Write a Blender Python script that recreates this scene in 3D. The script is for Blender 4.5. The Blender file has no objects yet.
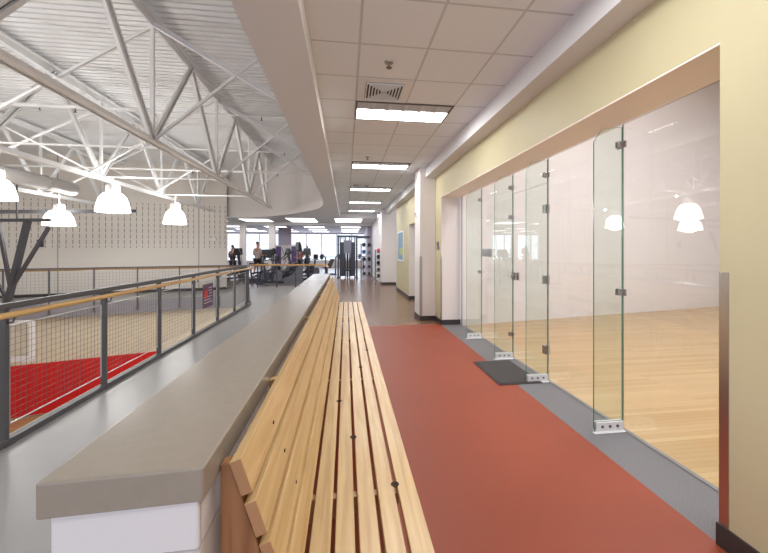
import bpy, bmesh, math, random
from mathutils import Vector, Matrix, Euler
random.seed(7)
PI = math.pi
S = bpy.context.scene
COL = S.collection

# ------------------------------------------------------------------ camera
HC = 1.55
TH = math.atan(50.0/365.0)
cam_d = bpy.data.cameras.new('camera')
cam = bpy.data.objects.new('camera', cam_d)
COL.objects.link(cam)
cam.location = (0, 0, HC)
cam.rotation_euler = (PI/2, 0, -TH)
cam_d.sensor_fit = 'HORIZONTAL'
cam_d.sensor_width = 36
cam_d.lens = 36*365/768
cam_d.shift_x = -(396-384)/768
cam_d.shift_y = -(276.5-249.5)/768
cam_d.clip_start = 0.02
cam_d.clip_end = 200
S.camera = cam
S.view_settings.view_transform = 'Standard'
S.view_settings.look = 'None'
S.view_settings.gamma = 1
S.view_settings.use_curve_mapping = False
S.view_settings.exposure = 0.0

# ------------------------------------------------------------------ materials
def srgb(r, g, b):
    f = lambda c: (c/255/12.92) if c/255 <= 0.04045 else ((c/255+0.055)/1.055)**2.4
    return (f(r), f(g), f(b), 1)

def mat(name, col, rough=0.6, metal=0.0, spec=0.5, noise=0.0, nscale=8.0, bump=0.0, bscale=60.0, coat=0.0):
    m = bpy.data.materials.new(name); m.use_nodes = True
    nt = m.node_tree; b = nt.nodes['Principled BSDF']
    b.inputs['Base Color'].default_value = col
    b.inputs['Roughness'].default_value = rough
    b.inputs['Metallic'].default_value = metal
    b.inputs['Specular IOR Level'].default_value = spec
    b.inputs['Coat Weight'].default_value = coat
    b.inputs['Coat Roughness'].default_value = 0.12
    if noise or bump:
        tc = nt.nodes.new('ShaderNodeTexCoord')
    if noise:
        n = nt.nodes.new('ShaderNodeTexNoise'); n.inputs['Scale'].default_value = nscale
        n.inputs['Detail'].default_value = 6
        nt.links.new(tc.outputs['Object'], n.inputs['Vector'])
        r = nt.nodes.new('ShaderNodeMapRange')
        r.inputs['From Min'].default_value = 0.3; r.inputs['From Max'].default_value = 0.7
        r.inputs['To Min'].default_value = 1-noise; r.inputs['To Max'].default_value = 1+noise
        nt.links.new(n.outputs['Fac'], r.inputs['Value'])
        v = nt.nodes.new('ShaderNodeVectorMath'); v.operation = 'SCALE'
        v.inputs[0].default_value = col[:3]
        nt.links.new(r.outputs['Result'], v.inputs['Scale'])
        nt.links.new(v.outputs['Vector'], b.inputs['Base Color'])
    if bump:
        n2 = nt.nodes.new('ShaderNodeTexNoise'); n2.inputs['Scale'].default_value = bscale
        nt.links.new(tc.outputs['Object'], n2.inputs['Vector'])
        bp = nt.nodes.new('ShaderNodeBump'); bp.inputs['Strength'].default_value = bump
        bp.inputs['Distance'].default_value = 0.01
        nt.links.new(n2.outputs['Fac'], bp.inputs['Height'])
        nt.links.new(bp.outputs['Normal'], b.inputs['Normal'])
    return m

def emit(name, col, strength):
    m = bpy.data.materials.new(name); m.use_nodes = True
    nt = m.node_tree; nt.nodes.clear()
    e = nt.nodes.new('ShaderNodeEmission'); o = nt.nodes.new('ShaderNodeOutputMaterial')
    e.inputs['Color'].default_value = col; e.inputs['Strength'].default_value = strength
    nt.links.new(e.outputs[0], o.inputs[0])
    return m

def wood(name, c1, c2, axis=1, stretch=0.06, scale=22, rough=0.4, coat=0.2, knots=0.0):
    m = bpy.data.materials.new(name); m.use_nodes = True
    nt = m.node_tree; b = nt.nodes['Principled BSDF']
    tc = nt.nodes.new('ShaderNodeTexCoord'); mp = nt.nodes.new('ShaderNodeMapping')
    s = [1, 1, 1]; s[axis] = stretch
    mp.inputs['Scale'].default_value = s
    oi = nt.nodes.new('ShaderNodeObjectInfo')
    geo = nt.nodes.new('ShaderNodeNewGeometry')
    off = nt.nodes.new('ShaderNodeVectorMath'); off.operation = 'ADD'
    cmb = nt.nodes.new('ShaderNodeMath'); cmb.operation = 'MULTIPLY'; cmb.inputs[1].default_value = 17
    ad = nt.nodes.new('ShaderNodeMath'); ad.operation = 'ADD'
    nt.links.new(oi.outputs['Random'], ad.inputs[0]); nt.links.new(geo.outputs['Random Per Island'], ad.inputs[1])
    nt.links.new(ad.outputs[0], cmb.inputs[0])
    nt.links.new(tc.outputs['Object'], off.inputs[0]); nt.links.new(cmb.outputs[0], off.inputs[1])
    nt.links.new(off.outputs[0], mp.inputs['Vector'])
    n = nt.nodes.new('ShaderNodeTexNoise'); n.inputs['Scale'].default_value = scale
    n.inputs['Detail'].default_value = 5; n.inputs['Distortion'].default_value = 1.2
    nt.links.new(mp.outputs[0], n.inputs['Vector'])
    cr = nt.nodes.new('ShaderNodeValToRGB')
    cr.color_ramp.elements[0].position = 0.3; cr.color_ramp.elements[0].color = c2
    cr.color_ramp.elements[1].position = 0.62; cr.color_ramp.elements[1].color = c1
    nt.links.new(n.outputs['Fac'], cr.inputs[0])
    # per board tone
    r = nt.nodes.new('ShaderNodeMapRange'); r.inputs['From Max'].default_value = 2
    r.inputs['To Min'].default_value = 0.86; r.inputs['To Max'].default_value = 1.1
    nt.links.new(ad.outputs[0], r.inputs['Value'])
    v = nt.nodes.new('ShaderNodeVectorMath'); v.operation = 'SCALE'
    nt.links.new(cr.outputs[0], v.inputs[0]); nt.links.new(r.outputs[0], v.inputs['Scale'])
    sn = nt.nodes.new('ShaderNodeSeparateXYZ'); nt.links.new(tc.outputs['Normal'], sn.inputs[0])
    eg = math_node(nt, 'GREATER_THAN', math_node(nt, 'ABSOLUTE', sn.outputs['Y']), 0.9)
    mg = nt.nodes.new('ShaderNodeMix'); mg.data_type = 'RGBA'
    nt.links.new(math_node(nt, 'MULTIPLY', eg, 1.0 if axis == 1 else 0.0), mg.inputs['Factor'])
    nt.links.new(v.outputs[0], mg.inputs['A']); mg.inputs['B'].default_value = srgb(172, 128, 90)
    nt.links.new(mg.outputs['Result'], b.inputs['Base Color'])
    b.inputs['Roughness'].default_value = rough; b.inputs['Coat Weight'].default_value = coat
    b.inputs['Coat Roughness'].default_value = 0.2
    return m

def plank_floor(name, c1, c2, c3, bw=2.2, bh=0.057, rough=0.22):
    m = bpy.data.materials.new(name); m.use_nodes = True
    nt = m.node_tree; b = nt.nodes['Principled BSDF']
    tc = nt.nodes.new('ShaderNodeTexCoord')
    br = nt.nodes.new('ShaderNodeTexBrick')
    br.inputs['Color1'].default_value = c1; br.inputs['Color2'].default_value = c2
    br.inputs['Mortar'].default_value = c3
    br.inputs['Scale'].default_value = 1; br.inputs['Brick Width'].default_value = bw
    br.inputs['Row Height'].default_value = bh; br.inputs['Mortar Size'].default_value = 0.0012
    br.offset = 0.37
    nt.links.new(tc.outputs['Object'], br.inputs['Vector'])
    n = nt.nodes.new('ShaderNodeTexNoise'); n.inputs['Scale'].default_value = 1.6
    nt.links.new(tc.outputs['Object'], n.inputs['Vector'])
    r = nt.nodes.new('ShaderNodeMapRange'); r.inputs['To Min'].default_value = 0.9; r.inputs['To Max'].default_value = 1.08
    nt.links.new(n.outputs['Fac'], r.inputs['Value'])
    v = nt.nodes.new('ShaderNodeVectorMath'); v.operation = 'SCALE'
    nt.links.new(br.outputs['Color'], v.inputs[0]); nt.links.new(r.outputs[0], v.inputs['Scale'])
    nt.links.new(v.outputs[0], b.inputs['Base Color'])
    b.inputs['Roughness'].default_value = rough
    return m

def block_mat(name, col, joint, axes='xz', bw=0.406, bh=0.203, msize=0.006, strength=0.6):
    m = bpy.data.materials.new(name); m.use_nodes = True
    nt = m.node_tree; b = nt.nodes['Principled BSDF']
    tc = nt.nodes.new('ShaderNodeTexCoord'); sp = nt.nodes.new('ShaderNodeSeparateXYZ'); cb = nt.nodes.new('ShaderNodeCombineXYZ')
    nt.links.new(tc.outputs['Object'], sp.inputs[0])
    ad = nt.nodes.new('ShaderNodeMath'); ad.operation = 'ADD'
    nt.links.new(sp.outputs['X'], ad.inputs[0]); nt.links.new(sp.outputs['Y'], ad.inputs[1])
    nt.links.new(ad.outputs[0], cb.inputs['X']); nt.links.new(sp.outputs['Z'], cb.inputs['Y'])
    br = nt.nodes.new('ShaderNodeTexBrick')
    br.inputs['Color1'].default_value = col; br.inputs['Color2'].default_value = col
    br.inputs['Mortar'].default_value = joint
    br.inputs['Scale'].default_value = 1; br.inputs['Brick Width'].default_value = bw
    br.inputs['Row Height'].default_value = bh; br.inputs['Mortar Size'].default_value = msize
    br.inputs['Mortar Smooth'].default_value = 0.4
    nt.links.new(cb.outputs[0], br.inputs['Vector'])
    nt.links.new(br.outputs['Color'], b.inputs['Base Color'])
    bp = nt.nodes.new('ShaderNodeBump'); bp.inputs['Strength'].default_value = strength; bp.inputs['Distance'].default_value = 0.006
    bp.invert = True
    nt.links.new(br.outputs['Fac'], bp.inputs['Height']); nt.links.new(bp.outputs[0], b.inputs['Normal'])
    b.inputs['Roughness'].default_value = 0.5
    return m

def math_node(nt, op, a, b_=None, c=None):
    n = nt.nodes.new('ShaderNodeMath'); n.operation = op
    for i, x in enumerate((a, b_, c)):
        if x is None: continue
        if isinstance(x, (int, float)): n.inputs[i].default_value = x
        else: nt.links.new(x, n.inputs[i])
    return n.outputs[0]

def acoustic_mat(name, col, slot):
    """painted acoustic block: rows of vertical slots between two heights (object x = along wall, z = up)"""
    m = bpy.data.materials.new(name); m.use_nodes = True
    nt = m.node_tree; b = nt.nodes['Principled BSDF']
    tc = nt.nodes.new('ShaderNodeTexCoord'); sp = nt.nodes.new('ShaderNodeSeparateXYZ')
    nt.links.new(tc.outputs['Object'], sp.inputs[0])
    x, z = sp.outputs['X'], sp.outputs['Z']
    fx = math_node(nt, 'FRACT', math_node(nt, 'DIVIDE', x, 0.222))
    sx = math_node(nt, 'LESS_THAN', math_node(nt, 'ABSOLUTE', math_node(nt, 'SUBTRACT', fx, 0.5)), 0.07)
    fz = math_node(nt, 'FRACT', math_node(nt, 'DIVIDE', z, 0.25))
    sz = math_node(nt, 'LESS_THAN', math_node(nt, 'ABSOLUTE', math_node(nt, 'SUBTRACT', fz, 0.5)), 0.36)
    z1 = math_node(nt, 'GREATER_THAN', z, 1.625); z2 = math_node(nt, 'LESS_THAN', z, 3.62)
    f = math_node(nt, 'MULTIPLY', math_node(nt, 'MULTIPLY', sx, sz), math_node(nt, 'MULTIPLY', z1, z2))
    lz = math_node(nt, 'LESS_THAN', math_node(nt, 'ABSOLUTE', math_node(nt, 'SUBTRACT', fz, 0.02)), 0.02)
    lz = math_node(nt, 'MULTIPLY', lz, 0.12)
    cj = math_node(nt, 'LESS_THAN', math_node(nt, 'ABSOLUTE', math_node(nt, 'SUBTRACT', math_node(nt, 'FRACT', math_node(nt, 'DIVIDE', math_node(nt, 'ADD', x, 0.295), 5.15)), 0.5)), 0.004)
    f = math_node(nt, 'MAXIMUM', math_node(nt, 'MAXIMUM', f, lz), math_node(nt, 'MULTIPLY', cj, 0.8))
    mx = nt.nodes.new('ShaderNodeMix'); mx.data_type = 'RGBA'
    nt.links.new(f, mx.inputs['Factor']); mx.inputs['A'].default_value = col; mx.inputs['B'].default_value = slot
    nt.links.new(mx.outputs['Result'], b.inputs['Base Color'])
    b.inputs['Roughness'].default_value = 0.7
    return m

def tile_mat(name, col, line, x0, y0, p=0.6096):
    m = bpy.data.materials.new(name); m.use_nodes = True
    nt = m.node_tree; b = nt.nodes['Principled BSDF']
    tc = nt.nodes.new('ShaderNodeTexCoord'); sp = nt.nodes.new('ShaderNodeSeparateXYZ')
    nt.links.new(tc.outputs['Object'], sp.inputs[0])
    def g(o, off):
        fr = math_node(nt, 'FRACT', math_node(nt, 'DIVIDE', math_node(nt, 'ADD', o, -off + p*40 + p/2), p))
        return math_node(nt, 'LESS_THAN', math_node(nt, 'ABSOLUTE', math_node(nt, 'SUBTRACT', fr, 0.5)), 0.018)
    f = math_node(nt, 'MAXIMUM', g(sp.outputs['X'], x0), g(sp.outputs['Y'], y0))
    n = nt.nodes.new('ShaderNodeTexNoise'); n.inputs['Scale'].default_value = 120
    nt.links.new(tc.outputs['Object'], n.inputs['Vector'])
    r = nt.nodes.new('ShaderNodeMapRange'); r.inputs['To Min'].default_value = 0.93; r.inputs['To Max'].default_value = 1.05
    nt.links.new(n.outputs['Fac'], r.inputs['Value'])
    mx = nt.nodes.new('ShaderNodeMix'); mx.data_type = 'RGBA'
    nt.links.new(f, mx.inputs['Factor']); mx.inputs['A'].default_value = col; mx.inputs['B'].default_value = line
    v = nt.nodes.new('ShaderNodeVectorMath'); v.operation = 'SCALE'
    nt.links.new(mx.outputs['Result'], v.inputs[0]); nt.links.new(r.outputs[0], v.inputs['Scale'])
    nt.links.new(v.outputs[0], b.inputs['Base Color'])
    b.inputs['Roughness'].default_value = 0.8
    bp = nt.nodes.new('ShaderNodeBump'); bp.inputs['Strength'].default_value = 0.3; bp.inputs['Distance'].default_value = 0.006
    nt.links.new(f, bp.inputs['Height']); nt.links.new(bp.outputs[0], b.inputs['Normal'])
    return m

def glass_mat(name, tint, refl=1.0):
    m = bpy.data.materials.new(name); m.use_nodes = True
    nt = m.node_tree; nt.nodes.clear()
    o = nt.nodes.new('ShaderNodeOutputMaterial'); t = nt.nodes.new('ShaderNodeBsdfTransparent'); g = nt.nodes.new('ShaderNodeBsdfGlossy')
    t.inputs['Color'].default_value = tint; g.inputs['Roughness'].default_value = 0.0
    g.inputs['Color'].default_value = (1, 1, 1, 1)
    geo = nt.nodes.new('ShaderNodeNewGeometry'); d = nt.nodes.new('ShaderNodeVectorMath'); d.operation = 'DOT_PRODUCT'
    nt.links.new(geo.outputs['Normal'], d.inputs[0]); nt.links.new(geo.outputs['Incoming'], d.inputs[1])
    a = math_node(nt, 'ABSOLUTE', d.outputs['Value'])
    p = math_node(nt, 'POWER', math_node(nt, 'SUBTRACT', 1.0, a), 5.0)
    f = math_node(nt, 'MULTIPLY', math_node(nt, 'ADD', math_node(nt, 'MULTIPLY', p, 0.96), 0.04), refl)
    mx = nt.nodes.new('ShaderNodeMixShader')
    nt.links.new(f, mx.inputs[0]); nt.links.new(t.outputs[0], mx.inputs[1]); nt.links.new(g.outputs[0], mx.inputs[2])
    nt.links.new(mx.outputs[0], o.inputs[0])
    return m

M = {}
M['yellow'] = mat('yellow wall paint', srgb(194, 185, 150), 0.55, noise=0.02, nscale=3)
M['white_paint'] = mat('white paint', srgb(226, 220, 218), 0.5)
M['warm_white'] = mat('warm white paint', srgb(250, 243, 232), 0.5)  # yellow wall paint, lightened: maple bounce light is put into the colour
M['court_wall'] = mat('court wall panels', srgb(224, 220, 222), 0.35, noise=0.01, nscale=2)
M['soffit'] = mat('soffit paint', srgb(222, 222, 224), 0.6)
M['tiles'] = tile_mat('acoustic tiles', srgb(230, 236, 244), srgb(198, 203, 208), 0.118, 4.405)
M['red_floor'] = mat('red rubber floor', srgb(142, 62, 36), 0.5, noise=0.05, nscale=1.3, bump=0.05, bscale=300)
M['brown_floor'] = mat('taupe rubber floor', srgb(124, 96, 76), 0.25, noise=0.08, nscale=2)
M['grey_floor'] = mat('grey rubber floor', srgb(158, 157, 156), 0.33, noise=0.05, nscale=1.2)
M['gym_floor'] = mat('dark gym rubber floor', srgb(112, 104, 98), 0.3, noise=0.06, nscale=2)
M['grey_strip'] = mat('dark grey rubber strip', srgb(112, 110, 114), 0.6, noise=0.22, nscale=120)
M['maple'] = plank_floor('maple strip floor', srgb(190, 162, 118), srgb(174, 144, 98), srgb(146, 116, 76))
M['base'] = mat('dark rubber baseboard', srgb(58, 52, 52), 0.5)
M['cap'] = mat('solid grey ledge cap', srgb(150, 140, 128), 0.22, noise=0.03, nscale=30, spec=0.5)
M['block'] = block_mat('white painted block', srgb(222, 220, 222), srgb(196, 192, 194))
M['wood'] = wood('pale varnished wood', srgb(210, 178, 126), srgb(186, 148, 96))
M['wood_side'] = wood('orange wood support', srgb(160, 112, 72), srgb(128, 82, 48), axis=2)
M['rail_wood'] = wood('rail wood', srgb(226, 180, 108), srgb(200, 148, 78), axis=1)
M['hole'] = mat('dark recess', srgb(52, 30, 18), 0.8)
M['steel_grey'] = mat('dark grey painted steel', srgb(84, 82, 84), 0.45)
M['dark_steel'] = mat('near black painted steel', srgb(62, 60, 64), 0.5)
M['wire'] = mat('grey wire', srgb(84, 80, 80), 0.4, metal=0.3)
M['rod'] = mat('zinc rod', srgb(190, 190, 190), 0.3, metal=0.7)
M['stainless'] = mat('brushed stainless', srgb(196, 190, 184), 0.28, metal=1.0)
M['chrome'] = mat('satin chrome', srgb(170, 166, 164), 0.3, metal=0.9)
M['alu'] = mat('white aluminium shoe', srgb(226, 226, 228), 0.35, metal=0.2)
M['bolt'] = mat('dark bolt', srgb(120, 112, 108), 0.4, metal=0.6)
M['truss'] = mat('white painted steel', srgb(236, 236, 236), 0.5)
M['deck'] = mat('white roof deck', srgb(230, 231, 232), 0.5)
M['duct'] = mat('duct', srgb(158, 154, 150), 0.5)
M['acoustic'] = acoustic_mat('slotted acoustic block', srgb(226, 220, 212), srgb(152, 144, 138))
M['fascia'] = mat('grey slab edge', srgb(134, 130, 134), 0.6)
M['lower_wall'] = mat('beige lower wall', srgb(214, 200, 176), 0.6, noise=0.06, nscale=4)
M['red_pad'] = mat('red vinyl padding', srgb(206, 20, 18), 0.45)
M['mat_'] = mat('black ribbed mat', srgb(66, 62, 62), 0.85, noise=0.2, nscale=80, bump=0.5, bscale=200)
M['glass'] = glass_mat('clear panel glass', (0.975, 0.985, 0.98, 1), 1.0)
M['fin_glass'] = glass_mat('greenish fin glass', (0.93, 0.965, 0.945, 1), 1.0)
M['green_edge'] = mat('green glass edge', srgb(70, 128, 108), 0.15)
M['win_glass'] = glass_mat('window glass', (0.97, 0.98, 1.0, 1), 0.6)
M['lens'] = emit('fluorescent lens', (1, 0.985, 0.96, 1), 9.0)
M['lens_far'] = emit('luminous ceiling panel', (1, 0.99, 0.99, 1), 4.0)
M['dome'] = emit('glowing dome', (1, 0.98, 0.95, 1), 11.0)
M['fixture'] = mat('fixture trim', srgb(84, 80, 80), 0.5)
M['louver'] = mat('louver metal', srgb(180, 182, 190), 0.35)
M['grille'] = mat('grille white', srgb(224, 228, 232), 0.5)
M['dark'] = mat('dark void', srgb(84, 82, 82), 0.9)
M['black'] = mat('black plastic', srgb(36, 36, 42), 0.4)
M['machine'] = mat('machine grey', srgb(70, 72, 86), 0.4, metal=0.3)
M['machine_l'] = mat('machine silver', srgb(128, 130, 144), 0.35, metal=0.5)
M['purple'] = mat('purple panel', srgb(98, 78, 130), 0.6)
M['purple_dk'] = mat('plum sign', srgb(92, 58, 84), 0.5)
M['sign_red'] = mat('sign red', srgb(206, 62, 60), 0.5)
M['sign_white'] = mat('sign white', srgb(210, 196, 206), 0.5)
M['lilac'] = mat('lilac grey wall', srgb(176, 168, 186), 0.6)
M['skin'] = mat('skin', srgb(190, 140, 112), 0.6)
M['hair'] = mat('dark hair', srgb(40, 30, 28), 0.7)
M['shirt_grey'] = mat('grey shirt', srgb(172, 166, 166), 0.8)
M['shirt_white'] = mat('white shirt', srgb(222, 222, 230), 0.8)
M['shirt_dark'] = mat('dark shirt', srgb(60, 52, 66), 0.8)
M['shirt_red'] = mat('muted red shirt', srgb(150, 92, 84), 0.8)
M['shorts'] = mat('black shorts', srgb(30, 28, 32), 0.8)
M['shoe'] = mat('shoe', srgb(210, 208, 210), 0.6)
M['pink'] = mat('red ball', srgb(190, 70, 80), 0.5)
M['blue'] = mat('blue ball', srgb(52, 92, 160), 0.5)
M['poster_blue'] = mat('poster blue', srgb(120, 150, 176), 0.5, noise=0.4, nscale=9)
M['poster_green'] = mat('poster green', srgb(178, 190, 120), 0.5)

# ------------------------------------------------------------------ mesh builder
class MB:
    def __init__(s): s.v = []; s.f = []
    def add(s, vs, fs):
        n = len(s.v); s.v += [tuple(p) for p in vs]; s.f += [tuple(i+n for i in f) for f in fs]; return s
    def box(s, x0, x1, y0, y1, z0, z1):
        vs = [(x, y, z) for x in (x0, x1) for y in (y0, y1) for z in (z0, z1)]
        return s.add(vs, [(0,1,3,2),(4,6,7,5),(0,4,5,1),(2,3,7,6),(0,2,6,4),(1,5,7,3)])
    def bar(s, a, b, w, h, up=(0,0,1)):
        a = Vector(a); b = Vector(b); d = (b-a).normalized(); up = Vector(up)
        if abs(d.dot(up)) > 0.98: up = Vector((0,1,0))
        r = d.cross(up).normalized(); u = r.cross(d).normalized()
        vs = []
        for p in (a, b):
            for sx, sz in ((-1,-1),(1,-1),(1,1),(-1,1)):
                vs.append(p + r*sx*w/2 + u*sz*h/2)
        return s.add(vs, [(0,1,2,3),(7,6,5,4),(0,4,5,1),(1,5,6,2),(2,6,7,3),(3,7,4,0)])
    def angle(s, a, b, w, t, up=(0,0,1), flip=1):
        """L section"""
        a = Vector(a); b = Vector(b); d = (b-a).normalized(); upv = Vector(up)
        if abs(d.dot(upv)) > 0.98: upv = Vector((0,1,0))
        r = d.cross(upv).normalized(); u = r.cross(d).normalized()
        s.bar(a+r*flip*t, b+r*flip*t, t, w, up)
        s.bar(a+r*flip*w/2-u*flip*(w/2-t/2), b+r*flip*w/2-u*flip*(w/2-t/2), w, t, up)
        return s
    def tube(s, pts, r, n=10, cap=True):
        pts = [Vector(p) for p in pts]; rings = []
        rs = r if isinstance(r, (list, tuple)) else [r]*len(pts)
        d0 = (pts[1]-pts[0]).normalized()
        ref = Vector((0,0,1)) if abs(d0.z) < 0.9 else Vector((1,0,0))
        vs = []
        for i, p in enumerate(pts):
            if i == 0: d = pts[1]-pts[0]
            elif i == len(pts)-1: d = pts[-1]-pts[-2]
            else: d = (pts[i+1]-pts[i]).normalized() + (pts[i]-pts[i-1]).normalized()
            d.normalize()
            x = d.cross(ref)
            if x.length < 1e-4: x = d.cross(Vector((0,1,0)))
            x.normalize(); y = x.cross(d).normalized(); 
            for k in range(n):
                t = 2*PI*k/n; vs.append(p + x*math.cos(t)*rs[i] + y*math.sin(t)*rs[i])
        fs = []
        for i in range(len(pts)-1):
            for k in range(n):
                a = i*n+k; b = i*n+(k+1) % n
                fs.append((a, b, b+n, a+n))
        if cap:
            fs.append(tuple(range(n))[::-1]); fs.append(tuple(range((len(pts)-1)*n, len(pts)*n)))
        return s.add(vs, fs)
    def lathe(s, prof, c=(0,0,0), n=20, axis='z', cap=True):
        vs = []; fs = []
        for r, z in prof:
            for k in range(n):
                t = 2*PI*k/n
                p = (r*math.cos(t), r*math.sin(t), z)
                if axis == 'x': p = (z, p[0], p[1])
                if axis == 'y': p = (p[0], z, p[1])
                vs.append((p[0]+c[0], p[1]+c[1], p[2]+c[2]))
        for i in range(len(prof)-1):
            for k in range(n):
                a = i*n+k; b = i*n+(k+1) % n
                fs.append((a, b, b+n, a+n))
        if cap:
            if prof[0][0] > 1e-5: fs.append(tuple(range(n))[::-1])
            if prof[-1][0] > 1e-5: fs.append(tuple(range((len(prof)-1)*n, len(prof)*n)))
        return s.add(vs, fs)
    def prism(s, poly, a0, a1, axis='y'):
        """polygon in the plane normal to axis, extruded a0..a1. axis y: (x,z); axis x: (y,z); axis z: (x,y)"""
        n = len(poly); vs = []
        for a in (a0, a1):
            for p, q in poly:
                vs.append({'y': (p, a, q), 'x': (a, p, q), 'z': (p, q, a)}[axis])
        fs = [tuple(range(n))[::-1], tuple(range(n, 2*n))]
        for k in range(n):
            j = (k+1) % n; fs.append((k, j, j+n, k+n))
        return s.add(vs, fs)
    def ball(s, c, r, n=12):
        pr = [(max(r*math.sin(PI*i/n), 1e-4), -r*math.cos(PI*i/n)) for i in range(n+1)]
        return s.lathe(pr, c, n=n*2, cap=False)
    def build(s, name, m, parent=None, origin=(0,0,0), bevel=0.0, smooth=False, seg=2):
        me = bpy.data.meshes.new(name)
        o0 = Vector(origin)
        me.from_pydata([tuple(Vector(p)-o0) for p in s.v], [], s.f)
        bm = bmesh.new(); bm.from_mesh(me)
        bmesh.ops.remove_doubles(bm, verts=bm.verts, dist=1e-5)
        bmesh.ops.recalc_face_normals(bm, faces=bm.faces)
        bm.to_mesh(me); bm.free()
        if isinstance(m, (list, tuple)):
            for q in m: me.materials.append(q)
        else: me.materials.append(m)
        o = bpy.data.objects.new(name, me); COL.objects.link(o)
        if parent is not None: o.parent = parent
        else: o.location = o0
        if smooth:
            for p in me.polygons: p.use_smooth = True
            es = o.modifiers.new('edges', 'EDGE_SPLIT'); es.split_angle = math.radians(40)
        if bevel:
            b = o.modifiers.new('bevel', 'BEVEL'); b.width = bevel; b.segments = seg; b.limit_method = 'ANGLE'
            b.angle_limit = math.radians(50)
        return o

def tag(o, label=None, cat=None, group=None, kind=None):
    if label: o['label'] = label
    if cat: o['category'] = cat
    if group: o['group'] = group
    if kind: o['kind'] = kind
    return o

def empty(name, loc, label, cat, group=None, rz=0, kind=None):
    o = bpy.data.objects.new(name, None); COL.objects.link(o)
    o.empty_display_size = 0.1
    o.location = loc; o.rotation_euler = (0, 0, rz)
    return tag(o, label, cat, group, kind)

def struct(mb, name, m, label=None, bevel=0.0, **k):
    o = mb.build(name, m, bevel=bevel, **k)
    o['kind'] = 'structure'; o['category'] = name.split('_')[0]
    o['label'] = label or name.replace('_', ' ')
    return o

def copy_tree(o, parent=None):
    c = o.copy(); COL.objects.link(c)
    if parent is not None: c.parent = parent
    for ch in list(o.children): copy_tree(ch, c)
    return c

def bx(*a): return MB().box(*a)

# ================================================================== SETTING
YB = -3.0      # wall behind the viewer
WX = 1.943     # right wall plane
GX = 2.36      # glass plane
CZ = 3.34     # corridor ceiling
SZ = 3.126      # bulkhead / soffit underside
YE = 18.45     # corridor ceiling end
CTZ = -4.3     # gymnasium court level
RZ = 5.45      # roof deck
def WY(x): return 18.55 + 0.28*(x+5.70)          # slotted far wall
FZ = -0.375      # level of the far walkway
def EY(x): return 15.85 + 0.33*(x+5.90)         # edge of the far walkway

struct(bx(-0.36, WX, YB, 7.40, -0.30, 0.0), 'floor_corridor_red', M['red_floor'], 'red rubber floor of the corridor in front of the glass court')
struct(bx(WX, 2.40, 1.666, 7.34, -0.30, 0.0), 'floor_strip', M['grey_strip'], 'dark grey speckled floor strip under the glass wall')
struct(MB().box(-0.36, 2.35, 7.40, 32.3, -0.30, 0.0), 'floor_corridor_taupe', M['brown_floor'], 'shiny taupe floor beyond the red floor')
# left walkway + gym floor
mb = MB().prism([(-2.66, YB), (-0.36, YB), (-0.36, 16.0), (-4.04, 16.0), (-2.66, 10.75)], -0.38, 0.0, 'z')
mf = MB().prism([(-14, EY(-14)), (-5.2, EY(-5.2)), (-5.72, WY(-5.72)+0.2), (-14, WY(-14)+0.2)], FZ-0.5, FZ, 'z')
struct(mf, 'floor_far_walkway', M['grey_floor'], 'lower far walkway along the slotted wall')
mf = MB().add([(-4.15, 16.4, 0), (-5.2, EY(-5.2), FZ), (-5.72, 18.79, FZ), (-5.0, 18.79, 0), (-4.15, 16.4, -0.9), (-5.2, EY(-5.2), -0.9), (-5.72, 18.79, -0.9), (-5.0, 18.79, -0.9)],
              [(0,1,2,3),(4,7,6,5),(0,4,5,1),(1,5,6,2),(2,6,7,3),(3,7,4,0)])
struct(mf, 'floor_ramp', M['grey_floor'], 'short ramp down to the far walkway')
struct(MB().prism([(-0.36, 16.0), (-0.36, 32.3), (-14, 32.3), (-14, WY(-14)+0.26), (-5.70, 18.82), (-5.0, 18.8), (-4.15, 16.4), (-4.04, 16.0)], -0.38, 0.0, 'z'),
       'floor_fitness', M['gym_floor'], 'darker rubber floor under the fitness machines')
struct(mb, 'floor_walkway', M['grey_floor'], 'light grey walkway floor left of the ledge running into the fitness room')
mb = MB().box(-14.2, -2.68, YB, 19.0, CTZ-0.1, CTZ)
struct(mb, 'floor_gymnasium', M['maple'], 'maple gymnasium floor one storey below behind the railing')
mb = MB().prism([(2.40, YB-1), (11, YB-1), (11, 9.0), (2.40, 7.25)], -0.30, 0.0, 'z')
struct(mb, 'floor_court', M['maple'], 'maple floor of the racquet court behind the glass')

# court walls
mb = MB().prism([(2.36, 7.20), (11.0, 8.86), (11.0, 9.0), (2.36, 7.34)], 0, 6.1, 'z')
struct(mb, 'wall_court_far', M['court_wall'], 'pale court wall seen through the glass')
struct(bx(11.0, 11.15, YB-1, 9.0, 0, 6.1), 'wall_court_right', M['court_wall'])
struct(bx(2.35, 11.15, YB-1.15, YB-1, 0, 6.1), 'wall_court_near', M['court_wall'])
struct(bx(2.20, 11.15, YB-1.15, 9.0, 6.1, 6.2), 'ceiling_court', M['court_wall'])
# right wall (yellow): near piece, header, far pieces
mb = MB().box(WX, 2.35, YB, 1.666, 0, CZ+0.05).box(WX, 2.35, 1.666, 7.34, 2.64, CZ+0.05).box(WX, 2.35, 7.34, 9.8, 0, CZ+0.05)
mb.box(WX, 2.35, 9.8, 11.25, 2.32, CZ+0.05).box(WX, 2.35, 11.25, 14.0, 0, CZ+0.05)
struct(mb, 'wall_right', M['yellow'], 'pale yellow wall around the glass court front')
struct(bx(2.2, 2.35, 14.0, 16.04, 0, CZ+0.05), 'wall_right_recess', M['white_paint'])
struct(bx(2.35, 2.45, 9.0, 16.04, 0, CZ), 'wall_right_backing', M['white_paint'])
struct(bx(2.2, 2.35, YB-1, 1.666, 0.0, 6.1), 'wall_court_side', M['court_wall'])
struct(bx(2.24, 2.35, 1.666, 7.34, 2.75, 6.1), 'wall_court_header', M['court_wall'])
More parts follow.
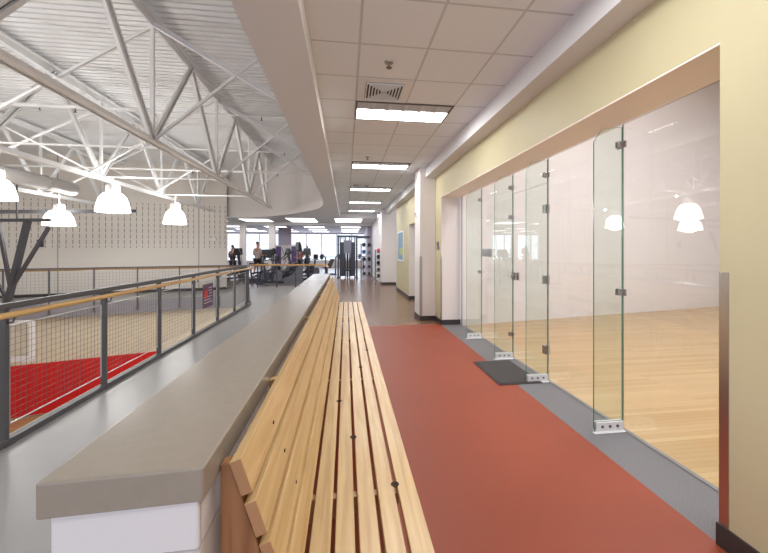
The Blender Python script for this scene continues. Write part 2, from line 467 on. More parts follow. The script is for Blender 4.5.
# lining of the glass opening
struct(bx(WX+0.003, 2.349, 7.325, 7.339, 0, 2.64), 'trim_opening_jamb', M['white_paint'], 'white jamb at the far end of the glass front')
struct(bx(WX+0.003, 2.349, 1.667, 7.324, 2.628, 2.64), 'trim_opening_head', M['warm_white'], 'peach painted underside above the glass front')
struct(bx(WX+0.003, 2.349, 11.236, 11.25, 0, 2.32), 'trim_doorway_jamb', M['white_paint'])
# column, pier
struct(bx(1.597, WX, 7.81, 8.42, 0, CZ), 'wall_column', M['white_paint'], 'square white column with metal corner guard against the yellow wall', bevel=0.004)
struct(bx(1.567, 2.35, 16.04, 16.7, 0, CZ), 'wall_pier', M['white_paint'], 'far white wall pier at the fitness room entrance')
struct(bx(1.57, 1.75, 16.7, 32.3, 0, SZ), 'wall_fitness_right', M['white_paint'])
struct(bx(1.30, 1.57, 22.5, 24.5, 0, 2.97), 'wall_fitness_stub', M['lilac'])
# baseboards
mbb = MB().box(WX-0.012, WX, YB, 1.666, 0, 0.115).box(WX-0.012, WX, 7.34, 7.81, 0, 0.1).box(WX-0.012, WX, 8.42, 9.8, 0, 0.1).box(WX-0.012, WX, 11.25, 14.0, 0, 0.1)
mbb.box(WX-0.012, 2.35, 7.313, 7.326, 0, 0.1).box(1.585, WX, 7.798, 7.81, 0, 0.1).box(1.585, 1.597, 7.81, 8.42, 0, 0.1)
mbb.box(1.555, 2.2, 16.028, 16.04, 0, 0.1).box(1.555, 1.567, 16.04, 16.7, 0, 0.1).box(WX-0.012, 2.35, 11.224, 11.237, 0, 0.1)
mbb.box(WX-0.012, WX+0.1, 1.666, 1.678, 0, 0.115)
struct(mbb, 'baseboard_right', M['base'], 'dark rubber baseboard along the yellow wall')
# ceilings
struct(bx(-0.30, 1.724, YB, YE, CZ, CZ+0.08), 'ceiling', M['tiles'], 'white tiled corridor ceiling')
struct(bx(1.724, WX, YB, YE, SZ, CZ+0.08), 'trim_soffit_right', M['soffit'], 'boxed soffit along the top of the yellow wall', bevel=0.003)
curve = [(-0.717, YB), (-0.717, 9.8), (-0.72, 10.95), (-0.735, 11.9), (-0.78, 12.9), (-0.90, 13.7), (-1.08, 14.4), (-1.37, 15.05),
         (-1.76, 15.65), (-2.53, 16.85), (-3.38, 17.85), (-4.1, 18.4), (-4.9, 18.78), (-5.95, 18.95), (-9.0, 19.0), (-14, 19.0)]
poly = curve + [(-14, 22.0), (1.57, 22.0), (1.57, YE), (-0.30, YE), (-0.30, YB)]
# bulkhead: underside plus edge wall up to the roof
mb = MB()
n = len(poly)
low = [(x, y, SZ) for x, y in poly]; high = [(x, y, CZ+0.08) for x, y in poly]
fs = [tuple(range(n)), tuple(range(n, 2*n))[::-1]] + [(i, (i+1) % n, (i+1) % n+n, i+n) for i in range(n)]
mb.add(low+high, fs)
struct(mb, 'ceiling_bulkhead', M['soffit'], 'smooth dropped bulkhead sweeping round the open gymnasium roof')
mb = MB()
m_ = len(curve)
out = []
for i, (x, y) in enumerate(curve):
    a = curve[max(0, i-1)]; b = curve[min(m_-1, i+1)]
    t = Vector((b[0]-a[0], b[1]-a[1])).normalized(); nn = Vector((t.y, -t.x))
    out.append((x+nn.x*0.12, y+nn.y*0.12))
inn = [(x-(out[i][0]-x)*0.05, y-(out[i][1]-y)*0.05) for i, (x, y) in enumerate(curve)]
vs = [(x, y, SZ-0.001) for x, y in inn] + [(x, y, RZ) for x, y in inn] + [(x, y, SZ+0.06) for x, y in out] + [(x, y, RZ) for x, y in out]
fs = []
for i in range(m_-1):
    fs += [(i, i+1, i+1+m_, i+m_), (2*m_+i, 3*m_+i, 3*m_+i+1, 2*m_+i+1), (m_+i, m_+i+1, 3*m_+i+1, 3*m_+i), (i, 2*m_+i, 2*m_+i+1, i+1)]
mb.add(vs, fs)
struct(mb, 'wall_bulkhead_curve', M['white_paint'], 'curved white wall closing the end of the trussed roof', smooth=True)
# beam and gym ceiling
struct(bx(-14, 1.57, 21.9, 22.25, 2.97, SZ+0.1), 'trim_beam', M['soffit'])
struct(bx(-14, 1.57, 22.25, 32.3, 3.0, 3.1), 'ceiling_fitness', M['lilac'])
# far slotted wall; local x along wall
def along_wall(name, m, x0, x1, z0, z1, fy, th, label):
    a = Vector((x0, fy(x0))); b = Vector((x1, fy(x1)))
    L = (b-a).length; ang = math.atan2(b.y-a.y, b.x-a.x)
    o = bx(0, L, 0, th, z0, z1).build(name, m)
    o.location = (a.x, a.y, 0); o.rotation_euler = (0, 0, ang)
    o['kind'] = 'structure'; o['label'] = label; o['category'] = name.split('_')[0]
    return o
along_wall('wall_far', M['acoustic'], -14.0, -5.70, FZ, RZ, WY, 0.25, 'cream block wall with rows of vertical acoustic slots')
along_wall('baseboard_far', M['base'], -14.0, -5.70, FZ, FZ+0.12, lambda x: WY(x)-0.012, 0.012, 'dark baseboard of the slotted wall')
along_wall('wall_under_walkway', M['lower_wall'], -14.0, -4.1, CTZ, FZ-0.5, lambda x: EY(x)+0.25, 0.2, 'beige lower gymnasium wall under the far walkway')
along_wall('trim_slab_edge', M['fascia'], -14.0, -5.2, FZ-0.5, FZ+0.001, lambda x: EY(x)-0.02, 0.018, 'grey edge of the far walkway slab')
# shell
struct(bx(-14.2, -14.0, YB, 32.3, CTZ, RZ), 'wall_left', M['white_paint'])
mb = MB().box(-14.2, 2.35, YB-0.15, YB, CTZ, 0.25).box(-14.2, 2.35, YB-0.15, YB, 3.0, RZ).box(1.75, 2.35, YB-0.15, YB, 0.25, 3.0).box(-14.2, -13.8, YB-0.15, YB, 0.25, 3.0)
struct(mb, 'wall_back', M['white_paint'])
for i in range(8):
    xa = -13.8+i*1.94375; xb = xa+1.94375
    fr = MB().box(xa, xa+0.05, YB-0.12, YB-0.02, 0.25, 3.0).box(xb-0.05, xb, YB-0.12, YB-0.02, 0.25, 3.0).box(xa+0.05, xb-0.05, YB-0.12, YB-0.02, 0.25, 0.31).box(xa+0.05, xb-0.05, YB-0.12, YB-0.02, 2.94, 3.0)
    o = struct(fr, 'window_%d' % (30+i), M['white_paint'], 'window behind the viewer')
    MB().box(xa+0.05, xb-0.05, YB-0.08, YB-0.07, 0.31, 2.94).build('pane', M['win_glass'], o)
struct(bx(-2.84, -2.68, YB, 10.75, CTZ, -0.02), 'wall_under_near_walkway', M['lower_wall'])
# roof deck with ribs running across
mb = MB()
ys = []; y = YB-0.1
while y < 19.2:
    ys += [(y, RZ), (y+0.105, RZ), (y+0.112, RZ+0.07), (y+0.145, RZ+0.07)]; y += 0.1524
vs = []
for x in (-14.2, -0.60):
    for (yy, zz) in ys: vs.append((x, yy, zz))
k = len(ys)
mb.add(vs, [(i, i+1, i+1+k, i+k) for i in range(k-1)])
mb.box(-14.2, -0.60, YB-0.1, 19.3, RZ+0.08, RZ+0.12)
struct(mb, 'ceiling_roof_deck', M['deck'], 'white ribbed metal roof deck above the trusses')

# window wall of the fitness room
WYF = 32.3
mb = MB().box(-14.2, 1.75, WYF, WYF+0.15, 0, 0.55).box(-14.2, 1.75, WYF, WYF+0.15, 2.92, 3.1)
struct(mb, 'wall_window_sill', M['white_paint'])
wi = 0
x = -13.8
while x < 1.2:
    wi += 1
    fr = MB()
    fr.box(x, x+0.035, WYF, WYF+0.1, 0.55, 2.92).box(x+1.265, x+1.3, WYF, WYF+0.1, 0.55, 2.92)
    fr.box(x+0.035, x+1.265, WYF, WYF+0.1, 0.55, 0.61).box(x+0.035, x+1.265, WYF, WYF+0.1, 2.88, 2.92).box(x+0.035, x+1.265, WYF, WYF+0.1, 1.96, 1.99)
    o = struct(fr, 'window_%d' % wi, M['white_paint'], 'tall bright window in the far fitness room wall')
    MB().box(x+0.035, x+1.265, WYF+0.04, WYF+0.05, 0.61, 2.88).build('pane', M['win_glass'], o)
    x += 1.3
# columns of the fitness room
struct(bx(-6.03, -5.72, 21.85, 22.15, 0, 2.97), 'wall_fitness_column_left', M['white_paint'])
struct(bx(-4.42, -4.08, 21.85, 22.15, 0, 2.97), 'wall_fitness_column_right', M['white_paint'])

# ================================================================== LOW WALL, LEDGE CAP
struct(bx(-0.682, -0.358, 0.95, 7.95, 0, 0.941), 'wall_low', M['block'], 'low white painted block wall between bench and walkway', bevel=0.006)
r = empty('ledge_cap', (-0.52, 0.92, 0.938), 'long smooth beige-grey ledge cap on top of the low white block wall', 'ledge')
MB().prism([(-0.690, 0.918), (-0.340, 0.932), (-0.340, 8.02), (-0.690, 8.02)], 0.942, 1.026, 'z').build('slab', M['cap'], r, (-0.52, 0.92, 0.938), bevel=0.006, seg=3)

# ================================================================== BENCH
y0b, y1b = 1.02, 7.80
r = empty('bench', (0.0, y0b, 0.0), 'very long slatted blond wood bench against the low block wall', 'bench')
O = (0.0, y0b, 0.0)
# back boards: (front-top x,z) steps
dx, dz = 0.038, -0.114
L_ = math.hypot(dx, dz); ux, uz = dx/L_, dz/L_
nx, nz = uz, -ux       # toward the rear
for k in range(4):
    fx, fz = -0.278+dx*k, 0.993+dz*k
    p = [(fx, fz), (fx+ux*0.098, fz+uz*0.098), (fx+ux*0.098+nx*0.032, fz+uz*0.098+nz*0.032), (fx+nx*0.032, fz+nz*0.032)]
    MB().prism(p, y0b, y1b-0.02*k, 'y').build('back_board', M['wood'], r, O, bevel=0.003)
gaps = [-0.0495, 0.0425, 0.136, 0.228]
edges = [-0.135] + gaps + [0.322]
for k in range(5):
    a = edges[k] + (0.008 if k else 0); b = edges[k+1] - (0.008 if k < 4 else 0)
    MB().box(a, b, y0b, 7.75, 0.414, 0.446).build('seat_board', M['wood'], r, O, bevel=0.004)
def bench_support(y, w):
    p = [(-0.338, 0.0), (-0.20, 0.0), (-0.19, 0.30), (0.24, 0.36), (0.29, 0.412), (-0.15, 0.412), (-0.178, 0.545), (-0.314, 0.971), (-0.338, 0.966), (-0.338, 0.90)]
    return MB().prism(p, y, y+w, 'y')
bench_support(1.045, 0.04).build('end_support', M['wood_side'], r, O, bevel=0.003)
for y in (1.69, 3.2, 4.72, 6.24, 7.55):
    bench_support(y, 0.04).build('support', M['wood'], r, O, bevel=0.002)
for y in (1.69, 3.2, 4.72, 6.24, 7.55):
    MB().box(0.18, 0.24, y, y+0.04, 0.0, 0.365).build('leg', M['wood'], r, O, bevel=0.003)
# dark discs over the gaps: shade of round notches put into their colour
for u_, v_ in ((396.7, 484), (353.4, 437), (339, 401), (360, 367), (348.5, 341), (366, 350), (351, 321)):
    D = 1.104*365/(v_-249.5); X = (u_-346)*D/368.4; Y = (D-X*0.1357)/0.9907
    g = min(gaps, key=lambda q: abs(q-X))
    MB().lathe([(0.0195, 0.4455), (0.0195, 0.4472), (0.0001, 0.4472)], (g, Y, 0), n=18).build('bolt_recess', M['hole'], r, O)
for (X, Z, Y) in ((-0.262, 0.956, 1.30), (-0.228, 0.846, 1.32), (-0.19, 0.726, 1.33)):
    MB().lathe([(0.006, -0.0), (0.006, 0.003)], (X+0.014, Y, Z), n=10, axis='x').build('screw', M['hole'], r, O)

# ================================================================== RAILINGS
def panel_mesh(mbw, a, b, z0, z1, step=0.052, t=0.0035):
    a = Vector((a[0], a[1], 0)); b = Vector((b[0], b[1], 0)); L = (b-a).length
    n = max(2, int(L/step))
    for i in range(1, n):
        p = a.lerp(b, i/n); mbw.bar((p.x, p.y, z0), (p.x, p.y, z1), t, t)
    k = int((z1-z0)/step)
    for j in range(1, k):
        z = z0+(z1-z0)*j/k; mbw.bar((a.x, a.y, z), (b.x, b.y, z), t, t)

def railing(root, O, posts, side, ztop=1.11, zwood=1.038, wood_off=0.08, zbase=0.0, step=0.052, t=0.0022, post_w=0.055, mesh=True, zb_post=0.0, zo=0.0):
    """posts: list of (x,y); side: unit vector toward the handrail"""
    pts = [Vector((p[0], p[1], 0)) for p in posts]
    for i, p in enumerate(pts):
        q = MB(); d = (pts[min(i+1, len(pts)-1)]-pts[max(i-1, 0)]).normalized()
        s_ = Vector((side[0], side[1], 0))
        c = p
        q.bar((c.x, c.y, zb_post), (c.x, c.y, ztop-0.02), post_w, 0.035, (d.x, d.y, 0))
        # base plate
        q.bar((c.x, c.y, zb_post), (c.x, c.y, zb_post+0.02), post_w+0.05, 0.09, (d.x, d.y, 0))
        po = q.build('post', M['steel_grey'], root, O, bevel=0.003)
        h = MB(); e = p+s_*wood_off
        h.tube([(p.x+s_.x*0.02, p.y+s_.y*0.02, zwood-0.07), (p.x+s_.x*wood_off*0.8, p.y+s_.y*wood_off*0.8, zwood-0.065), (e.x, e.y, zwood-0.02)], 0.008, 6)
        h.build('bracket', M['steel_grey'], root, O)
    for i in range(len(pts)-1):
        a, b = pts[i], pts[i+1]; d = (b-a).normalized()
        if mesh and (b-a).length > 0.3:
            w = MB(); a2 = a+d*0.05; b2 = b-d*0.05
            panel_mesh(w, a2, b2, 0.15+zo, 0.935+zo, step, t)
            pn = w.build('mesh_panel', M['wire'], root, O)
            f = MB(); rr = 0.006
            za, zc = 0.15+zo, 0.935+zo
            f.tube([(a2.x, a2.y, za), (b2.x, b2.y, za)], rr, 6); f.tube([(a2.x, a2.y, zc), (b2.x, b2.y, zc)], rr, 6)
            f.tube([(a2.x, a2.y, za), (a2.x, a2.y, zc)], rr, 6); f.tube([(b2.x, b2.y, za), (b2.x, b2.y, zc)], rr, 6)
            f.build('panel_frame', M['rod'], pn, O)
    # rails
    q = MB()
    for i in range(len(pts)-1):
        q.bar((pts[i].x, pts[i].y, ztop-0.012), (pts[i+1].x, pts[i+1].y, ztop-0.012), 0.055, 0.05)
    q.build('top_rail', M['steel_grey'], root, O, bevel=0.004)

# near railing
xr = -2.68
ys = [-2.0, -0.8, 0.4, 1.62, 3.28-0.05, 4.49, 5.70, 6.90, 8.12, 9.31, 10.42]
ys = [-2.27, -1.06, 0.15, 1.36, 2.56+0.0]
def postY(u): D = 368.4*2.68/(346-u); return (D+2.68*0.1357)/0.9907
ys = [postY(3.5)-1.21*k for k in (4, 3, 2, 1)] + [postY(u) for u in (3.5, 104, 159, 193.5, 217.5, 234.5)] + [10.35]
O = (xr, ys[0], 0)
r = empty('guard_railing', O, 'dark steel and wire mesh railing with blond wood handrail beside the near walkway', 'railing')
railing(r, (0, 0, 0) if False else O, [(xr, y) for y in ys], (1, 0))
MB().tube([(xr+0.08, ys[0]-0.3, 1.038), (xr+0.08, 10.2, 1.038), (xr+0.05, 10.6, 1.038), (xr-0.03, 10.85, 1.038)], 0.024, 14).build('handrail', M['rail_wood'], r, O, smooth=True)
MB().box(xr-0.03, xr+0.045, ys[0]-0.3, 10.45, 0, 0.05).prism([(xr-0.03, 10.45), (xr+0.045, 10.45), (xr+0.03, 10.75), (xr-0.10, 11.2), (xr-0.17, 11.2)], 0, 0.05, 'z').build('kerb', M['steel_grey'], r, O, bevel=0.004)

# far railing on slab edge: posts by pixel columns of the photograph resolved on the edge line
def edge_pt(u, off=0.0):
    k_ = (u-346)/368.4      # x = k D ; D = .9907 y + .1357 x ; y = EY(x)
    a = 15.85+0.33*5.90+off
    D = 0.9907*a/(1-0.9907*0.33*k_-0.1357*k_); x_ = k_*D
    return (x_, EY(x_)+off)
fp = [edge_pt(u, -0.05) for u in (-12, 3, 49, 94, 137.5, 179.5, 219)] + [(-4.15, 16.25)]
O = (fp[0][0], fp[0][1], 0)
r = empty('guard_railing', O, 'steel railing with thin wood handrail across the void in front of the slotted wall', 'railing')
railing(r, O, fp, (-0.34, 0.94), ztop=0.885, zwood=0.815, wood_off=0.06, zb_post=FZ-0.35, step=0.1, t=0.003, post_w=0.075, zo=-0.15)
MB().tube([(p[0]-0.02, p[1]+0.06, 0.815) for p in fp], 0.03, 10).build('handrail', M['rail_wood'], r, O, smooth=True)
# short return between both
fp2 = [(xr-0.03, 10.75), (-3.0, 12.3)]
O = (fp2[0][0], fp2[0][1], 0)
r = empty('guard_railing', O, 'short end section of railing closing the far corner of the void', 'railing')
railing(r, O, [(-2.76, 10.8), (-3.1, 12.2), (-3.45, 13.6), (-3.8, 15.0), (-4.12, 16.2)], (0.97, 0.25), ztop=1.02, wood_off=0.05, zwood=1.0)
MB().tube([(-2.66, 10.80, 1.0), (-3.02, 12.2, 0.98), (-3.37, 13.6, 0.96), (-4.05, 16.15, 0.9)], 0.022, 10).build('handrail', M['rail_wood'], r, O, smooth=True)
MB().bar((-2.72, 10.8, 0.025), (-4.15, 16.35, 0.025), 0.06, 0.05).build('kerb', M['steel_grey'], r, O)
# barrier in front of fitness room
O = (-3.8, 15.5, 0)
r = empty('barrier_rail', O, 'single wood topped barrier rail in front of the fitness machines', 'railing')
MB().tube([(-3.8, 15.45, 0.92), (-0.95, 15.3, 0.915), (-0.78, 15.2, 0.90), (-0.72, 14.9, 0.86), (-0.72, 14.6, 0.83)], 0.035, 10).build('handrail', M['rail_wood'], r, O, smooth=True)
for x in (-3.55, -2.8, -2.05, -1.3):
    MB().bar((x, 15.42, 0), (x, 15.42, 0.90), 0.045, 0.045).build('post', M['machine'], r, O)
w = MB()
for z in (0.15, 0.35, 0.55, 0.75): w.tube([(-3.55, 15.42, z), (-1.3, 15.42, z)], 0.006, 6)
w.build('cable', M['wire'], r, O)

# sign on the near railing
O = (-2.63, 6.86, 0.44)
r = empty('rail_sign', O, 'small plum coloured sign with red disc hung on the railing mesh', 'sign')
MB().box(-2.655, -2.645, 7.24, 7.76, 0.44, 0.885).build('board', M['purple_dk'], r, O)
MB().lathe([(0.09, 0.0), (0.09, 0.004)], (-2.645, 7.38, 0.70), n=20, axis='x').build('disc', M['sign_red'], r, O)
q = MB()
for i, (a, b) in enumerate(((7.52, 7.72), (7.52, 7.69), (7.54, 7.72), (7.28, 7.68), (7.28, 7.64), (7.28, 7.70))):
    z = 0.80-0.055*i; q.box(-2.645, -2.642, a, b, z, z+0.014)
q.build('lettering', M['sign_white'], r, O)

# ================================================================== ROOF TRUSSES
ZB = HC+1.78; ZT = HC+3.76
def DY(D, x): return (D - x*0.1357)/0.9907
def truss(x, label, y_first, y_end, xr_=None, brace_dir=1):
    O = (x, y_first, ZB)
    r = empty('roof_truss', O, label, 'roof truss')
    q = MB(); q.angle((x-0.012, y_first, ZB), (x-0.012, y_end, ZB), 0.11, 0.014, flip=-1); q.angle((x+0.012, y_first, ZB), (x+0.012, y_end, ZB), 0.11, 0.014, flip=1)
    q.build('bottom_chord', M['truss'], r, O)
    q = MB(); q.box(x-0.085, x+0.085, y_first, y_end+0.3, ZT+0.04, ZT+0.055).box(x-0.016, x-0.006, y_first, y_end+0.3, ZT-0.09, ZT+0.04).box(x+0.006, x+0.016, y_first, y_end+0.3, ZT-0.09, ZT+0.04)
    q.build('top_chord', M['truss'], r, O)
    return r, O
def web(r, O, x, ynodes, yend):
    ys_ = ynodes
    for i, yb in enumerate(ys_):
        MB().bar((x, yb, ZB), (x, yb, ZT), 0.055, 0.055).build('vertical', M['truss'], r, O)
        g = MB().prism([(yb-0.14, ZB-0.03), (yb+0.14, ZB-0.03), (yb+0.10, ZB+0.13), (yb-0.10, ZB+0.13)], x-0.006, x+0.006, 'x')
        g.build('gusset', M['truss'], r, O)
        for s_ in (-1.5, 1.5):
            yt = yb+s_
            if yt > yend+0.1: continue
            q = MB(); q.angle((x-0.01, yb, ZB+0.02), (x-0.01, yt, ZT-0.04), 0.09, 0.012, flip=-1, up=(1, 0, 0)); q.angle((x+0.012, yb, ZB+0.02), (x+0.012, yt, ZT-0.04), 0.09, 0.012, flip=1, up=(1, 0, 0))
            q.build('diagonal', M['truss'], r, O)
x1, x2, x3 = -3.15, -6.05, -9.6
nodes1 = [DY(6.0, x1)+3.0*k for k in (-2, -1, 0, 1, 2)] + [15.1]
specs = [(x1, 'white steel roof truss nearest the dropped bulkhead', nodes1, 15.9),
         (x2, 'white steel roof truss above the lit pendant domes, second from the bulkhead', [DY(9.1, x2)+3.0*k for k in (-3, -2, -1, 0, 1, 2)], 17.6),
         (x3, 'white steel roof truss farthest left over the gymnasium', [DY(9.2, x3)-0.6+3.0*k for k in (-3, -2, -1, 0, 1, 2)], 17.2)]
troots = []
for x, lab, nd, ye in specs:
    r, O = truss(x, lab, YB+0.2, ye)
    web(r, O, x, nd, ye)
    troots.append((r, O, nd))
# cross bracing (children of the truss they start from)
def brace(r, O, a, b, w=0.042):
    MB().angle(a, b, w, 0.009).build('cross_brace', M['truss'], r, O)
r, O, nd = troots[0]
for yb in (nd[2], nd[2]+3.3, nd[2]+6.2):
    xe = -0.75 if yb < 11 else -0.85
    brace(r, O, (x1, yb, ZT-0.05), (xe, yb, HC+2.35 if yb < 13 else HC+2.5), 0.085)
    brace(r, O, (x1, yb, ZB), (xe-0.2, yb+0.05, ZT), 0.06)
for yb in (nd[1], nd[2], nd[3], nd[4]):
    brace(r, O, (x1, yb+0.03, ZT-0.05), (x2, yb+0.03, ZB+0.02))
    brace(r, O, (x1, yb-0.03, ZB+0.02), (x2, yb-0.03, ZT-0.05))
r, O, nd = troots[1]
for yb in (nd[1]+0.2, nd[2]+0.2, nd[3]+0.2, nd[4]+0.2):
    brace(r, O, (x2, yb+0.03, ZT-0.05), (x3, yb+0.03, ZB+0.02))
    brace(r, O, (x2, yb-0.03, ZB+0.02), (x3, yb-0.03, ZT-0.05))
for yb in (nd[1], nd[2], nd[3], nd[4]):
    MB().tube([(x2, yb+0.1, ZB+0.05), (x1, yb+0.1, ZB+0.05)], 0.02, 6).build('strut', M['truss'], r, O)

# pipes across
def pipe(y, z, x0, x1_, rad, lab):
    O = (x0, y, z)
    r = empty('sprinkler_pipe', O, lab, 'pipe')
    MB().tube([(x0, y, z), (x1_, y, z)], rad, 10).build('pipe_run', M['truss'], r, O, smooth=True)
    q = MB()
    xx = x0+1.2
    while xx < x1_-0.5:
        q.lathe([(0.03, z-0.10), (0.012, z-0.085), (0.012, z)], (xx, y, 0), n=8); xx += 2.6
    q.build('sprinkler_head', M['fixture'], r, O)
pipe(10.0, HC+3.5, -13.8, -0.78, 0.022, 'thin white sprinkler pipe crossing just under the roof deck, nearest one')
pipe(13.6, HC+3.5, -13.8, -1.2, 0.022, 'thin white sprinkler pipe crossing under the roof deck in front of the curved wall')
pipe(7.25, HC+2.55, -13.8, -3.5, 0.035, 'thick white pipe crossing the open trusses at left, level with their middle')
pipe(12.3, HC+2.5, -13.8, -1.0, 0.03, 'white pipe crossing low between the lit pendant domes')
# duct
O = (-8.6, 5.0, HC+1.95)
r = empty('air_duct', O, 'fat pale grey round air duct above the pendant lights at far left', 'duct')
MB().tube([(-8.75, 6.0, HC+1.95), (-8.75, 13.1, HC+1.95)], 0.21, 24).build('duct_pipe', M['duct'], r, O, smooth=True)
for y in (7.5, 9.0, 10.5, 12.0):
    MB().lathe([(0.222, -0.02), (0.222, 0.02)], (-8.75, y, HC+1.95), n=24, axis='y').build('seam_ring', M['duct'], r, O)

# pendant dome lamps
def dome(u, v_top, D, lab, width=0.72):
    X = (u-346)*D/368.4; Y = DY(D, X); Z = HC+(249.5-v_top)*D/365
    O = (X, Y, Z)
    r = empty('pendant_lamp', O, lab, 'pendant lamp', 'lit dome pendants under the roof trusses')
    R = width/2
    prof = [(R, -0.72), (R*0.97, -0.62), (R*0.88, -0.48), (R*0.76, -0.36), (R*0.56, -0.27), (R*0.30, -0.24)]
    MB().lathe([(R*0.99, -0.72)]+prof, (X, Y, Z), n=28, cap=False).build('shade', M['dome'], r, O, smooth=True)
    MB().lathe([(0.10, -0.25), (0.15, -0.22), (0.15, -0.08), (0.10, -0.03), (0.0001, -0.03)], (X, Y, Z), n=18).build('ballast', M['white_paint'], r, O, smooth=True)
    MB().tube([(X, Y, Z-0.01), (X, Y, ZB+0.02)], 0.012, 6).build('stem', M['truss'], r, O)
    l = bpy.data.lights.new('pendant_light', 'POINT'); l.energy = 85; l.color = (1, 0.98, 0.95); l.shadow_soft_size = 0.3
    lo = bpy.data.objects.new('bulb', l); COL.objects.link(lo); lo.parent = r; lo.location = (0, 0, -0.52)
    l = bpy.data.lights.new('pendant_uplight', 'POINT'); l.energy = 46; l.color = (1, 0.99, 0.97); l.shadow_soft_size = 0.03
    lo = bpy.data.objects.new('bulb_upper', l); COL.objects.link(lo); lo.parent = r; lo.location = (0.40, 0, -0.02)  # added point light beside the lamp, brightens roof deck and trusses
    return r
dome(113, 183, 9.04, 'large lit dome pendant in the middle of the three whole ones')
dome(175, 202, 11.9, 'lit dome pendant farthest right, in front of the slotted wall', 0.66)
dome(59, 203, 11.7, 'lit dome pendant behind the dark steel posts', 0.82)
dome(-4, 168, 8.4, 'lit dome pendant cut by the left edge of the photo', 0.72)
for X, Y in ((-6.0, 5.3), (-6.0, 2.0), (-10.5, 4.5), (-10.5, 0.5)):
    D = 0.9907*Y+0.1357*X
    dd = dome(346+368.4*X/D, 249.5-1.7*365/D, D, 'lit dome pendant over the near gymnasium floor, outside the photo')
    dd['group'] = 'pendants over the near gymnasium'

# ================================================================== BACKSTOP (dark frame + basketball board)
def PX(u, v, D):
    X = (u-346)*D/368.4; return (X, DY(D, X), HC-(v-249.5)*D/365)
O = PX(18, 250, 9.4)
r = empty('basketball_backstop', O, 'dark steel ceiling-hung basketball backstop with white rimmed glass board', 'basketball hoop')
D_ = 10.3
MB().bar(PX(28, 220, D_), PX(6, 310, D_), 0.13, 0.12).bar(PX(6, 310, D_), PX(2, 325, D_+0.4), 0.13, 0.12).build('mast', M['dark_steel'], r, O)
MB().bar(PX(49, 227, D_), PX(14, 284, D_), 0.075, 0.075).build('stay', M['dark_steel'], r, O)
MB().bar(PX(-2, 220, D_), PX(10, 285, D_), 0.075, 0.075).build('stay', M['dark_steel'], r, O)
MB().bar(PX(-3, 283, D_), PX(10, 302, D_), 0.07, 0.07).build('stay', M['dark_steel'], r, O)
MB().bar(PX(-45, 212, 10.4), PX(136, 211, 13.6), 0.11, 0.11).build('hanger_beam', M['dark_steel'], r, O)
MB().bar(PX(-45, 220.5, D_), PX(50, 220, D_), 0.085, 0.085).build('hanger_beam', M['dark_steel'], r, O)
for u in (17,):
    MB().bar(PX(u, 170, 10.4), PX(u, 221, 10.4), 0.03, 0.03).build('drop_rod', M['steel_grey'], r, O)
a = Vector(PX(-42, 322, 10.8)); b = Vector(PX(32, 322, 10.8)); c = Vector(PX(32, 359, 10.8)); d = Vector(PX(-42, 359, 10.8))
q = MB().bar(a, b, 0.05, 0.10).bar(b, c, 0.05, 0.15).bar(c, d, 0.05, 0.15).bar(d, a, 0.05, 0.10)
bo = q.build('board_frame', M['white_paint'], r, O)
nrm = (b-a).cross(c-a).normalized()*0.012
MB().add([a-nrm, b-nrm, c-nrm, d-nrm, a+nrm, b+nrm, c+nrm, d+nrm], [(0,1,2,3),(7,6,5,4),(0,4,5,1),(1,5,6,2),(2,6,7,3),(3,7,4,0)]).build('board', M['win_glass'], r, O)
mid = (c+d)/2
q = MB()
pts = []
for k in range(17):
    t = 2*PI*k/16; pts.append((mid.x+0.23*math.cos(t)+0.02, mid.y-0.38+0.23*math.sin(t), mid.z+0.15))
q.tube(pts, 0.012, 6); q.bar((mid.x, mid.y, mid.z+0.15), (mid.x, mid.y-0.15, mid.z+0.15), 0.1, 0.02)
q.build('rim', M['sign_red'], r, O)
MB().bar(PX(2, 324, 10.9), PX(2, 350, 10.9), 0.1, 0.1).build('board_mount', M['dark_steel'], r, O)

# red wall padding on lower wall
a = Vector((-13.8, EY(-13.8)+0.18)); b = Vector((-4.3, EY(-4.3)+0.18)); Lp = (b-a).length
o = MB()
k = int(Lp/0.61)
for i in range(k):
    o.box(Lp*i/k+0.002, Lp*(i+1)/k-0.002, 0, 0.06, CTZ+0.05, -2.47)
o = o.build('wall_padding', M['red_pad'], bevel=0.008); o.location = (a.x, a.y, 0); o.rotation_euler = (0, 0, math.atan2(b.y-a.y, b.x-a.x))
tag(o, 'bright red vinyl padding along the foot of the lower gymnasium wall', 'wall padding')
X, Y, Z = PX(84, 361, 13.95)
tag(MB().box(X-0.08, X+0.08, Y-0.32, Y-0.30, Z-0.02, Z+0.02).build('pad_label', M['sign_white'], origin=(X, Y-0.31, Z)), 'tiny white tag stuck on the red padding', 'label')
# emergency light and box on slotted wall
X = -6.26; Y = WY(X)
O = (X, Y-0.06, 2.0)
r = empty('emergency_light', (X, Y-0.06, 1.97), 'small white two-headed emergency light high on the slotted wall', 'emergency light')
O = (X, Y-0.06, 1.97)
MB().box(X-0.15, X+0.15, Y-0.10, Y-0.02, 1.97, 2.1).build('housing', M['white_paint'], r, O, bevel=0.01)
for s_ in (-0.1, 0.1): MB().lathe([(0.03, -0.03), (0.045, 0.03)], (X+s_, Y-0.1, 2.13), n=12, axis='y').build('lamp_head', M['grille'], r, O)
X = -12.3; Y = WY(X)
tag(MB().box(X-0.1, X+0.1, Y-0.10, Y-0.015, 1.65, 1.95).box(X-0.06, X+0.06, Y-0.14, Y-0.10, 1.7, 1.9).build('wall_speaker', M['machine'], origin=(X, Y, 1.65), bevel=0.008), 'small grey box on the slotted wall beside the dark steel post', 'speaker')

